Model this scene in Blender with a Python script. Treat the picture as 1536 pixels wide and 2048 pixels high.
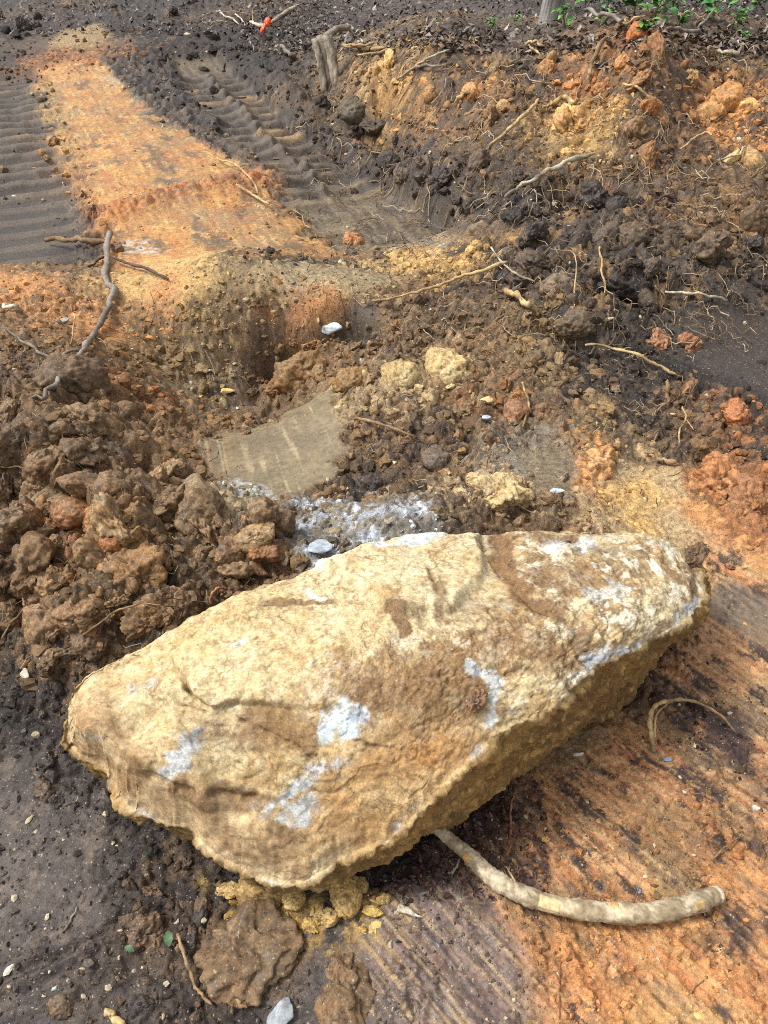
import bpy, math, random
import numpy as np
from mathutils import Vector, Matrix, Euler

# ------------------------------------------------------------------ camera, sky, sun, exposure
sc = bpy.context.scene
for o in list(bpy.data.objects):
    bpy.data.objects.remove(o)
COL = sc.collection
CAMH, PITCH, FPX, CX, CY = 1.6, math.radians(41.5), 1539.0, 768.0, 1024.0
cd = bpy.data.cameras.new('camera')
cam = bpy.data.objects.new('camera', cd); COL.objects.link(cam)
cd.sensor_fit = 'VERTICAL'; cd.sensor_height = 34.6; cd.sensor_width = 25.95
cd.lens = 34.6 * FPX / 2048.0
cd.clip_start = 0.02; cd.clip_end = 400
cam.location = (0, 0, CAMH); cam.rotation_euler = (math.pi / 2 - PITCH, 0, 0)
sc.camera = cam

SUN_EL, SUN_AZ = math.radians(58), math.radians(-88)      # azimuth from +Y, negative = to the left
w = bpy.data.worlds.new('World'); sc.world = w; w.use_nodes = True
nt = w.node_tree; nt.nodes.clear()
sky = nt.nodes.new('ShaderNodeTexSky'); sky.sky_type = 'NISHITA'; sky.sun_disc = False
sky.sun_elevation = SUN_EL; sky.sun_rotation = SUN_AZ; sky.dust_density = 4.0; sky.air_density = 1.2; sky.ozone_density = 1.0
hs = nt.nodes.new('ShaderNodeHueSaturation'); hs.inputs['Saturation'].default_value = 0.16
bg = nt.nodes.new('ShaderNodeBackground'); bg.inputs['Strength'].default_value = 0.115
wo = nt.nodes.new('ShaderNodeOutputWorld')
nt.links.new(sky.outputs[0], hs.inputs['Color']); nt.links.new(hs.outputs[0], bg.inputs[0]); nt.links.new(bg.outputs[0], wo.inputs[0])
sl = bpy.data.lights.new('sun', 'SUN'); sun = bpy.data.objects.new('sun', sl); COL.objects.link(sun)
sl.energy = 1.5; sl.angle = math.radians(12); sl.color = (1.0, 0.985, 0.96)
sd = Vector((math.sin(SUN_AZ) * math.cos(SUN_EL), math.cos(SUN_AZ) * math.cos(SUN_EL), math.sin(SUN_EL)))
sun.rotation_euler = (-sd).to_track_quat('-Z', 'Y').to_euler()
sc.view_settings.view_transform = 'Standard'; sc.view_settings.look = 'None'
sc.view_settings.exposure = 0.96; sc.view_settings.gamma = 1.0
sc.render.engine = 'CYCLES'
sc.cycles.pixel_filter_type = 'BLACKMAN_HARRIS'; sc.cycles.filter_width = 1.0
sc.cycles.max_bounces = 4; sc.cycles.diffuse_bounces = 2; sc.cycles.glossy_bounces = 2
sc.cycles.use_denoising = False
GAIN = 0.80                                                # seen colour -> surface colour

# ------------------------------------------------------------------ numeric helpers
rng = np.random.default_rng(7); random.seed(7)
f32 = np.float32

def lin(c, g=None):
    c = np.asarray(c, dtype=float) / 255.0
    l = np.where(c <= 0.04045, c / 12.92, ((c + 0.055) / 1.055) ** 2.4)
    return np.clip(l * (GAIN if g is None else g), 0, 0.85)

def sst(a, b, x):
    t = np.clip((x - a) / (b - a), 0, 1)
    return t * t * (3 - 2 * t)

_U = np.uint32
def hsh(ix, iy, s, iz=None):
    n = ix.astype(np.int32).view(_U) * _U(374761393) + iy.astype(np.int32).view(_U) * _U(668265263) + _U((s * 2246822519) & 0xffffffff)
    if iz is not None:
        n = n + iz.astype(np.int32).view(_U) * _U(3266489917)
    n = (n ^ (n >> _U(15))) * _U(2246822519)
    n = (n ^ (n >> _U(13))) * _U(3266489917)
    n = n ^ (n >> _U(16))
    return n.astype(f32) * f32(1.0 / 4294967296.0)

_GT = np.arange(256) / 256.0 * 2 * np.pi
_GC = np.cos(_GT).astype(f32); _GS = np.sin(_GT).astype(f32)
from concurrent.futures import ThreadPoolExecutor
_POOL = ThreadPoolExecutor(8)
def par(fn, x, y):
    """run a function of place over chunks of points on all cores"""
    x = np.asarray(x); y = np.asarray(y)
    n = len(x); CH = 40000
    if n <= CH: return fn(x, y)
    parts = list(_POOL.map(lambda i: fn(x[i:i + CH], y[i:i + CH]), range(0, n, CH)))
    if isinstance(parts[0], tuple): return tuple(np.concatenate([p[k] for p in parts]) for k in range(len(parts[0])))
    return np.concatenate(parts)

def _perlin(x, y, s=0):
    xi = np.floor(x); yi = np.floor(y); fx = (x - xi).astype(f32); fy = (y - yi).astype(f32)
    ix = xi.astype(np.int32); iy = yi.astype(np.int32)
    u = fx * fx * fx * (fx * (fx * 6 - 15) + 10); v = fy * fy * fy * (fy * (fy * 6 - 15) + 10)
    def g(ox, oy):
        a = (hsh(ix + ox, iy + oy, s) * f32(255.99)).astype(np.uint8)
        return _GC[a] * (fx - f32(ox)) + _GS[a] * (fy - f32(oy))
    a = g(0, 0); b = g(1, 0); c = g(0, 1); d = g(1, 1)
    a = a + u * (b - a); c = c + u * (d - c)
    return (a + v * (c - a)) * f32(1.4)
def perlin(x, y, s=0): return par(lambda a, b: _perlin(a, b, s), x, y)

def _fbm(x, y, s, o, gain):
    r = 0; a = 1.0; t = 0
    for i in range(o):
        r = r + f32(a) * _perlin(x, y, s + i * 17); t += a; a *= gain; x = x * 2.03 + 3.1; y = y * 2.03 + 7.7
    return r / f32(t)
def fbm(x, y, s=0, o=4, gain=0.5): return par(lambda a, b: _fbm(a, b, s, o, gain), x, y)

def _lumps(x, y, cell, s, p, rmin, rmax):
    X = x / cell; Y = y / cell
    ix = np.floor(X).astype(np.int32); iy = np.floor(Y).astype(np.int32)
    best = np.zeros(X.shape, f32); bid = np.zeros(X.shape, f32)
    for ox in (-1, 0, 1):
        for oy in (-1, 0, 1):
            jx = ix + ox; jy = iy + oy
            h1 = hsh(jx, jy, s); h2 = hsh(jx, jy, s + 1); h3 = hsh(jx, jy, s + 2); h4 = hsh(jx, jy, s + 3)
            dx = (X - (jx + h1)).astype(f32); dy = (Y - (jy + h2)).astype(f32)
            th = h1 * 6.283 + h4 * 5; c_ = np.cos(th); s_ = np.sin(th)
            e = dx * c_ + dy * s_; g = dy * c_ - dx * s_
            el = 0.6 + 0.9 * h2
            r = rmin + (rmax - rmin) * h3 * h3
            q = 1 - (e * e * el + g * g / el) / (r * r)
            q = np.where(h4 < p, q, -1)
            h = np.maximum(q, 0) ** f32(0.72) * r * (0.55 + 0.6 * h1)
            m = h > best
            best = np.where(m, h, best); bid = np.where(m, h1 * 0.5 + h2 * 0.5, bid)
    bid = (bid * f32(917.0)) % f32(1.0)
    return best * f32(cell), bid
def lumps(x, y, cell, s, p=1.0, rmin=0.38, rmax=0.8):
    """height of a bed of buried lumps (metres) and a random id for the lump that shows"""
    return par(lambda a, b: _lumps(a, b, cell, s, p, rmin, rmax), x, y)

def p3(x, y, z, s=0):
    xi = np.floor(x); yi = np.floor(y); zi = np.floor(z); fx = x - xi; fy = y - yi; fz = z - zi
    ix = xi.astype(np.int64); iy = yi.astype(np.int64); iz = zi.astype(np.int64)
    u = fx * fx * (3 - 2 * fx); v = fy * fy * (3 - 2 * fy); ww = fz * fz * (3 - 2 * fz)
    r = 0
    for a in (0, 1):
        for b in (0, 1):
            for c in (0, 1):
                h = hsh(ix + a, iy + b, s, iz + c)
                r = r + h * (u if a else 1 - u) * (v if b else 1 - v) * (ww if c else 1 - ww)
    return r * 2 - 1

def f3(P, sc_, s=0, o=4, gain=0.5):
    x, y, z = P[:, 0] * sc_, P[:, 1] * sc_, P[:, 2] * sc_
    r = 0; a = 1.0; t = 0
    for i in range(o):
        r = r + a * p3(x, y, z, s + 13 * i); t += a; a *= gain; x = x * 2.03 + 5.2; y = y * 2.03 + 1.3; z = z * 2.03 + 8.8
    return r / t

def lump3(P, sc_, s=0, rmin=0.45, rmax=0.9):
    X, Y, Z = P[:, 0] * sc_, P[:, 1] * sc_, P[:, 2] * sc_
    ix, iy, iz = [np.floor(a).astype(np.int64) for a in (X, Y, Z)]
    best = np.zeros(len(X)); bid = np.zeros(len(X))
    for a in (-1, 0, 1):
        for b in (-1, 0, 1):
            for c in (-1, 0, 1):
                jx, jy, jz = ix + a, iy + b, iz + c
                h1, h2, h3, h4 = [hsh(jx, jy, s + k, jz) for k in range(4)]
                q = (rmin + (rmax - rmin) * h4) ** 2 - ((X - jx - h1) ** 2 + (Y - jy - h2) ** 2 + (Z - jz - h3) ** 2)
                h = np.sqrt(np.maximum(q, 0)); m = h > best
                best = np.where(m, h, best); bid = np.where(m, h1, bid)
    return best, bid

def seg_dist(x, y, pts, closed=False):
    d = np.full(x.shape, 1e9)
    n = len(pts)
    for i in range(n if closed else n - 1):
        ax, ay = pts[i]; bx, by = pts[(i + 1) % n]
        vx, vy = bx - ax, by - ay
        t = np.clip(((x - ax) * vx + (y - ay) * vy) / (vx * vx + vy * vy + 1e-12), 0, 1)
        d = np.minimum(d, (x - ax - t * vx) ** 2 + (y - ay - t * vy) ** 2)
    return np.sqrt(d)

def poly_in(x, y, pts):
    ins = np.zeros(x.shape, bool); n = len(pts)
    for i in range(n):
        ax, ay = pts[i]; bx, by = pts[(i + 1) % n]
        c = ((ay > y) != (by > y)) & (x < (bx - ax) * (y - ay) / (by - ay + 1e-12) + ax)
        ins ^= c
    return ins

def poly_sdf(x, y, pts):                                   # negative inside
    d = seg_dist(x, y, pts, True)
    return np.where(poly_in(x, y, pts), -d, d)

# ------------------------------------------------------------------ photograph pixel -> place
cT, sT = math.cos(PITCH), math.sin(PITCH)
def ray(px, py):
    cx = (px - CX) / FPX; cy = (CY - py) / FPX
    return np.array([cx, cT + cy * sT, -sT + cy * cT])
def Pz(px, py, z=0.0):
    d = ray(px, py); t = (CAMH - z) / -d[2]
    return np.array([d[0] * t, d[1] * t, z])
def to_px(V):
    x = V[:, 0]; y = V[:, 1]; z = V[:, 2] - CAMH
    dep = y * cT - z * sT; up = y * sT + z * cT
    return CX + FPX * x / dep, CY - FPX * up / dep

# coarse ground heights: where (px, py) the ground stands at height z
HC = [(60,20,0.050),(300,30,0.080),(520,40,0.150),(700,30,0.220),(900,30,0.250),(1100,48,0.280),(1300,30,0.300),(1500,30,0.300),
 (60,80,0.020),(180,75,0.060),(320,95,0.060),(480,90,0.060),(600,110,0.120),(720,90,0.33),(850,110,0.493),(1000,110,0.493),(1150,110,0.580),(1275,75,0.725),(1300,150,0.609),(1420,100,0.609),(1520,120,0.580),
 (40,200,-0.040),(180,200,-0.020),(380,170,-0.050),(480,200,-0.050),(560,200,0.000),(650,180,0.08),(740,180,0.26),(850,200,0.3),(980,190,0.406),(1080,180,0.435),(1180,200,0.435),(1380,220,0.405),(1500,230,0.405),
 (30,300,-0.060),(250,300,-0.020),(500,300,-0.050),(610,290,-0.040),(690,260,0.02),(760,240,0.1),(900,300,0.18),(1050,330,0.270),(1200,300,0.324),(1350,320,0.297),(1500,340,0.297),
 (60,420,-0.050),(300,420,0.000),(480,420,0.000),(650,400,-0.060),(760,430,-0.060),(800,380,0.030),(860,370,0.09),(960,380,0.14),(1150,420,0.168),(1300,440,0.216),(1480,440,0.180),
 (60,520,0.040),(280,520,0.020),(450,500,0.020),(650,520,0.020),(800,500,0.000),(900,480,0.000),(960,470,0.144),(1080,520,0.192),(1250,540,0.216),(1420,560,0.144),(1520,600,0.060),
 (60,620,0.100),(230,600,0.050),(380,590,0.08),(520,580,0.08),(650,590,0.08),(740,580,0.050),(860,600,0.060),(1000,620,0.100),(1150,620,0.160),(1300,660,0.060),(1480,680,0.030),
 (60,720,0.140),(200,720,0.060),(330,680,-0.06),(450,690,-0.1),(570,670,-0.1),(680,660,-0.030),(740,650,0.000),(800,680,0.030),(950,720,0.050),(1150,740,0.060),(1350,780,0.030),(1500,800,0.040),
 (50,840,0.180),(200,840,0.160),(330,840,0.020),(420,800,-0.22),(500,800,-0.28),(600,740,-0.14),(690,740,-0.020),(580,815,-0.120),
 (430,885,-0.050),(560,850,-0.060),(650,810,-0.020),(720,800,0.020),(440,950,0.000),(560,950,0.000),(660,950,0.020),(800,850,0.040),(950,880,0.050),(1150,900,0.040),(1300,930,0.000),(1450,960,0.060),(1520,1000,0.050),
 (40,960,0.160),(180,980,0.200),(330,960,0.160),(480,1010,0.100),(640,1040,0.120),(780,1030,0.150),(950,1020,0.120),(1150,1040,0.080),(1330,1040,0.000),(1500,1100,0.000),
 (50,1120,0.140),(200,1120,0.220),(350,1150,0.220),(500,1120,0.180),(60,1260,0.100),(220,1270,0.140),(60,1400,0.030),(60,1550,0.000),(200,1700,0.000),(60,1900,0.000),(400,1850,0.000),(400,2040,0.000),
 (700,1800,0.000),(800,2000,0.000),(1100,1700,0.000),(1200,1950,0.000),(1450,1800,0.000),(1500,2040,0.000),(1300,1500,0.000),(1500,1300,0.000),(1500,1500,0.000),(1450,1200,0.000),(700,1350,0.000),(1000,1250,0.000),(400,1420,0.000)]
_c = np.array([Pz(*h) for h in HC])
_extra = [(-8,2,0.1),(-8,8,.1),(-8,14,.1),(0,14,.3),(8,14,.35),(8,8,.3),(8,2,.05),(-3,0,0),(3,0,0),(0,-3,0),(-6,-3,0),(6,-3,0),(0,22,.3),(-10,22,.2),(10,22,.3),(-3,2,.15),(3,1.5,0.0),(3,4,.1)]
_c = np.vstack([_c, np.array(_extra, float)])
def _warp(x, y):                                           # spread far places less, so that the spline is even
    r = np.sqrt(x * x + y * y + 1.2)
    k = np.log(r) * 3 / r
    return x * k, y * k
_cx, _cy = _warp(_c[:, 0], _c[:, 1])
def _tk(d2): return d2 * np.log(d2 + 1e-9)
_n = len(_c)
A = np.zeros((_n + 3, _n + 3))
A[:_n, :_n] = _tk((_cx[:, None] - _cx) ** 2 + (_cy[:, None] - _cy) ** 2) + np.eye(_n) * 0.004
A[:_n, _n] = 1; A[:_n, _n + 1] = _cx; A[:_n, _n + 2] = _cy; A[_n:, :_n] = A[:_n, _n:].T
_wt = np.linalg.solve(A, np.concatenate([_c[:, 2], [0, 0, 0]]))
def _Hc(x, y):
    wx, wy = _warp(x, y); wx = wx.astype(f32); wy = wy.astype(f32)
    r = (_wt[_n] + _wt[_n + 1] * wx + _wt[_n + 2] * wy).astype(f32)
    for i in range(_n):
        d2 = (wx - f32(_cx[i])) ** 2 + (wy - f32(_cy[i])) ** 2
        r += f32(_wt[i]) * d2 * np.log(d2 + f32(1e-9))
    return r
def Hc(x, y):
    x = np.atleast_1d(np.asarray(x, float)); y = np.atleast_1d(np.asarray(y, float))
    return par(_Hc, x, y)

def Hc1(x, y):
    wx, wy = _warp(x, y); d2 = (wx - _cx) ** 2 + (wy - _cy) ** 2
    return float(_wt[_n] + _wt[_n + 1] * wx + _wt[_n + 2] * wy + (_wt[:_n] * _tk(d2)).sum())
def G(px, py):                                             # place on the coarse ground seen at a pixel
    z = 0.0
    for _ in range(12):
        p = Pz(px, py, z); z = 0.5 * z + 0.5 * Hc1(p[0], p[1])
    return Pz(px, py, z)
def GP(pts): return [tuple(G(*p)[:2]) for p in pts]

# ------------------------------------------------------------------ mesh helpers
def mk_mesh(name, V, F, mat=None, col=None, smooth=True, extra=None):
    V = np.ascontiguousarray(V, dtype=f32); F = np.ascontiguousarray(F, dtype=np.int32)
    me = bpy.data.meshes.new(name)
    me.vertices.add(len(V)); me.vertices.foreach_set('co', V.ravel())
    k = F.shape[1]
    me.loops.add(F.size); me.loops.foreach_set('vertex_index', F.ravel())
    me.polygons.add(len(F)); me.polygons.foreach_set('loop_start', np.arange(0, F.size, k, dtype=np.int32))
    me.polygons.foreach_set('use_smooth', np.full(len(F), smooth))
    me.update(calc_edges=True)
    if col is not None:
        a = me.attributes.new('Col', 'FLOAT_COLOR', 'POINT')
        c = np.ones((len(V), 4), f32); c[:, :3] = col; a.data.foreach_set('color', c.ravel())
    if extra is not None:
        for nm, v in extra.items():
            a = me.attributes.new(nm, 'FLOAT', 'POINT'); a.data.foreach_set('value', np.ascontiguousarray(v, dtype=f32))
    if mat: me.materials.append(mat)
    return me

def link(name, me, parent=None, loc=None, rot=None, scale=None, label=None, cat=None, group=None, kind=None, color=None):
    o = bpy.data.objects.new(name, me); COL.objects.link(o)
    if parent: o.parent = parent
    if loc is not None: o.location = [float(v) for v in loc]
    if rot is not None: o.rotation_euler = [float(v) for v in rot]
    if scale is not None: o.scale = [float(v) for v in scale] if hasattr(scale, '__len__') else (scale,) * 3
    if label: o['label'] = label
    if cat: o['category'] = cat
    if group: o['group'] = group
    if kind: o['kind'] = kind
    if color is not None: o.color = (float(color[0]), float(color[1]), float(color[2]), 1)
    return o

# ------------------------------------------------------------------ materials
def new_mat(name):
    m = bpy.data.materials.new(name); m.use_nodes = True
    n = m.node_tree.nodes; b = n['Principled BSDF']
    return m, m.node_tree, n, b

def add_noise(nt, vec, scale, detail=6, rough=0.6):
    t = nt.nodes.new('ShaderNodeTexNoise'); t.inputs['Scale'].default_value = scale
    t.inputs['Detail'].default_value = detail; t.inputs['Roughness'].default_value = rough
    nt.links.new(vec, t.inputs['Vector']); return t.outputs['Fac']

def ramp(nt, fac, lo, hi, a, b):
    r = nt.nodes.new('ShaderNodeMapRange'); r.inputs[1].default_value = lo; r.inputs[2].default_value = hi
    r.inputs[3].default_value = a; r.inputs[4].default_value = b
    nt.links.new(fac, r.inputs[0]); return r.outputs[0]

def mul_col(nt, col, fac):
    m = nt.nodes.new('ShaderNodeVectorMath'); m.operation = 'SCALE'
    nt.links.new(col, m.inputs[0]); nt.links.new(fac, m.inputs['Scale']); return m.outputs[0]

def earth_mat(name, source, scales=(60, 260), contrast=0.45, bump=0.5, bdist=0.004, rough=(0.75, 0.98), spec=0.25, obj=False, wet=False):
    m, nt, n, b = new_mat(name)
    tc = n.new('ShaderNodeTexCoord'); vec = tc.outputs['Object']
    if obj:
        geo = n.new('ShaderNodeNewGeometry'); vec = geo.outputs['Position']
    if source == 'attr':
        a = n.new('ShaderNodeAttribute'); a.attribute_name = 'Col'; col = a.outputs['Color']
    else:
        a = n.new('ShaderNodeObjectInfo'); col = a.outputs['Color']
    n1 = add_noise(nt, vec, scales[0], 5, 0.65); n2 = add_noise(nt, vec, scales[1], 4, 0.7)
    calm = None
    if wet:
        aw = n.new('ShaderNodeAttribute'); aw.attribute_name = 'wet'
        calm = ramp(nt, aw.outputs['Fac'], 0, 1, 1.0, 0.3)
    def grain(fac):
        if calm is None: return fac
        a1 = n.new('ShaderNodeMath'); a1.operation = 'SUBTRACT'; a1.inputs[1].default_value = 1.0; nt.links.new(fac, a1.inputs[0])
        a2 = n.new('ShaderNodeMath'); a2.operation = 'MULTIPLY_ADD'; a2.inputs[2].default_value = 1.0; nt.links.new(a1.outputs[0], a2.inputs[0]); nt.links.new(calm, a2.inputs[1]); return a2.outputs[0]
    c = mul_col(nt, col, grain(ramp(nt, n1, 0.36, 0.64, 1 - contrast, 1 + contrast)))
    c = mul_col(nt, c, grain(ramp(nt, n2, 0.36, 0.64, 1 - contrast * 0.9, 1 + contrast * 0.9)))
    if obj:                                                 # patches of paler and darker earth inside one clod
        at = n.new('ShaderNodeAttribute'); at.attribute_name = 'Col'
        mx = n.new('ShaderNodeMix'); mx.data_type = 'RGBA'; mx.blend_type = 'MULTIPLY'; mx.inputs[0].default_value = 1
        nt.links.new(c, mx.inputs[6]); nt.links.new(at.outputs['Color'], mx.inputs[7]); c = mx.outputs[2]
    if name != 'stone':
        gr = n.new('ShaderNodeTexNoise'); gr.inputs['Scale'].default_value = 150; gr.inputs['Detail'].default_value = 2; nt.links.new(vec, gr.inputs['Vector'])
        po = n.new('ShaderNodeTexNoise'); po.inputs['Scale'].default_value = 85; po.inputs['Detail'].default_value = 4; po.inputs['Roughness'].default_value = .7; nt.links.new(vec, po.inputs['Vector'])
        kp = ramp(nt, po.outputs['Fac'], 0.36, 0.44, 0.45 if name != 'rock' else 0.68, 1.0)
        c = mul_col(nt, c, grain(kp))
        gm = n.new('ShaderNodeMix'); gm.data_type = 'RGBA'; gm.inputs[7].default_value = (*lin((206,186,150)), 1)
        gf = ramp(nt, gr.outputs['Fac'], 0.66, 0.72, 0.0, 0.6)
        nt.links.new(gf, gm.inputs[0]); nt.links.new(c, gm.inputs[6]); c = gm.outputs[2]
    crack_h = None
    if name == 'rock':
        wn = n.new('ShaderNodeTexNoise'); wn.inputs['Scale'].default_value = 9; wn.inputs['Detail'].default_value = 5; nt.links.new(vec, wn.inputs['Vector'])
        ws = n.new('ShaderNodeVectorMath'); ws.operation = 'SCALE'; ws.inputs['Scale'].default_value = 0.22; nt.links.new(wn.outputs['Color'], ws.inputs[0])
        wa = n.new('ShaderNodeVectorMath'); wa.operation = 'ADD'; nt.links.new(vec, wa.inputs[0]); nt.links.new(ws.outputs[0], wa.inputs[1])
        mk = add_noise(nt, vec, 5, 3, .6); mkr = ramp(nt, mk, .44, .58, 0.0, 1.0)
        for sc_, wd_, st_ in ((11, .035, .55), (34, .06, .35)):
            vo = n.new('ShaderNodeTexVoronoi'); vo.feature = 'DISTANCE_TO_EDGE'; vo.inputs['Scale'].default_value = sc_; nt.links.new(wa.outputs[0], vo.inputs['Vector'])
            ln = ramp(nt, vo.outputs['Distance'], 0.0, wd_, 1.0, 0.0)
            mm_ = n.new('ShaderNodeMath'); mm_.operation = 'MULTIPLY'; nt.links.new(ln, mm_.inputs[0]); nt.links.new(mkr, mm_.inputs[1])
            mx = n.new('ShaderNodeMix'); mx.data_type = 'RGBA'; mx.inputs[7].default_value = (*lin((116,84,52)), 1)
            ms = n.new('ShaderNodeMath'); ms.operation = 'MULTIPLY'; ms.inputs[1].default_value = st_; nt.links.new(mm_.outputs[0], ms.inputs[0]); nt.links.new(ms.outputs[0], mx.inputs[0])
            nt.links.new(c, mx.inputs[6]); c = mx.outputs[2]
            if crack_h is None: crack_h = mm_.outputs[0]
    nt.links.new(c, b.inputs['Base Color'])
    r = ramp(nt, n1, 0.3, 0.7, rough[0], rough[1])
    if wet:
        aw = n.new('ShaderNodeAttribute'); aw.attribute_name = 'wet'
        mm = n.new('ShaderNodeMath'); mm.operation = 'MULTIPLY_ADD'; mm.inputs[1].default_value = -0.22
        nt.links.new(aw.outputs['Fac'], mm.inputs[0]); nt.links.new(r, mm.inputs[2]); r = mm.outputs[0]
    nt.links.new(r, b.inputs['Roughness'])
    b.inputs['Specular IOR Level'].default_value = spec
    bp = n.new('ShaderNodeBump'); bp.inputs['Strength'].default_value = bump; bp.inputs['Distance'].default_value = bdist
    ad = n.new('ShaderNodeMath'); ad.operation = 'ADD'; nt.links.new(n1, ad.inputs[0]); nt.links.new(n2, ad.inputs[1])
    nt.links.new(ad.outputs[0], bp.inputs['Height'])
    if crack_h is not None:
        sb = n.new('ShaderNodeMath'); sb.operation = 'SUBTRACT'; nt.links.new(ad.outputs[0], sb.inputs[0]); nt.links.new(crack_h, sb.inputs[1]); nt.links.new(sb.outputs[0], bp.inputs['Height'])
    if calm is not None:
        bs = n.new('ShaderNodeMath'); bs.operation = 'MULTIPLY'; bs.inputs[1].default_value = bump; nt.links.new(calm, bs.inputs[0]); nt.links.new(bs.outputs[0], bp.inputs['Strength']); nt.links.new(bp.outputs[0], b.inputs['Normal'])
    return m

M_SOIL = earth_mat('soil', 'attr', (55, 240), 0.34, 0.6, 0.006, rough=(0.5, 0.85), spec=0.4, wet=True)
M_ROCK = earth_mat('rock', 'attr', (60, 230), 0.26, 0.75, 0.004, rough=(0.7, 0.95), spec=0.3)
M_CLOD = earth_mat('clod_earth', 'obj', (50, 220), 0.34, 0.6, 0.006, rough=(0.5, 0.85), spec=0.4, obj=True)
M_STONE = earth_mat('stone', 'obj', (70, 260), 0.22, 0.35, 0.003, obj=True, rough=(0.55, 0.85))
M_CRUMB = earth_mat('crumb_earth', 'attr', (80, 300), 0.25, 0.3, 0.003)

def wood_mat(name, grain=(14, 14, 120), contrast=0.3, bump=0.4):
    """Object colour with long grain; the grain runs along the tube's own 'along' attribute"""
    m, nt, n, b = new_mat(name)
    a = n.new('ShaderNodeAttribute'); a.attribute_name = 'Col'
    tc = n.new('ShaderNodeTexCoord')
    n1 = add_noise(nt, tc.outputs['Object'], 90, 6, 0.7); n2 = add_noise(nt, tc.outputs['Object'], 25, 4, 0.6)
    c = mul_col(nt, a.outputs['Color'], ramp(nt, n1, 0.36, 0.64, 1 - contrast, 1 + contrast))
    c = mul_col(nt, c, ramp(nt, n2, 0.3, 0.7, 1 - contrast * .7, 1 + contrast * .7))
    nt.links.new(c, b.inputs['Base Color']); b.inputs['Roughness'].default_value = 0.8; b.inputs['Specular IOR Level'].default_value = 0.2
    bp = n.new('ShaderNodeBump'); bp.inputs['Strength'].default_value = bump; bp.inputs['Distance'].default_value = 0.002
    nt.links.new(n1, bp.inputs['Height']); nt.links.new(bp.outputs[0], b.inputs['Normal'])
    return m
M_WOOD = wood_mat('weathered_wood')
def plain_mat(name, rough=0.6, sss=False):
    m, nt, n, b = new_mat(name)
    a = n.new('ShaderNodeAttribute'); a.attribute_name = 'Col'
    tc = n.new('ShaderNodeTexCoord'); n1 = add_noise(nt, tc.outputs['Object'], 30, 4, 0.6)
    nt.links.new(mul_col(nt, a.outputs['Color'], ramp(nt, n1, 0.3, 0.7, 0.75, 1.25)), b.inputs['Base Color'])
    b.inputs['Roughness'].default_value = rough
    if sss:
        b.inputs['Transmission Weight'].default_value = 0.0
    return m
M_LEAF = plain_mat('leaf', 0.5); M_TAPE = plain_mat('plastic_tape', 0.35)

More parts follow.
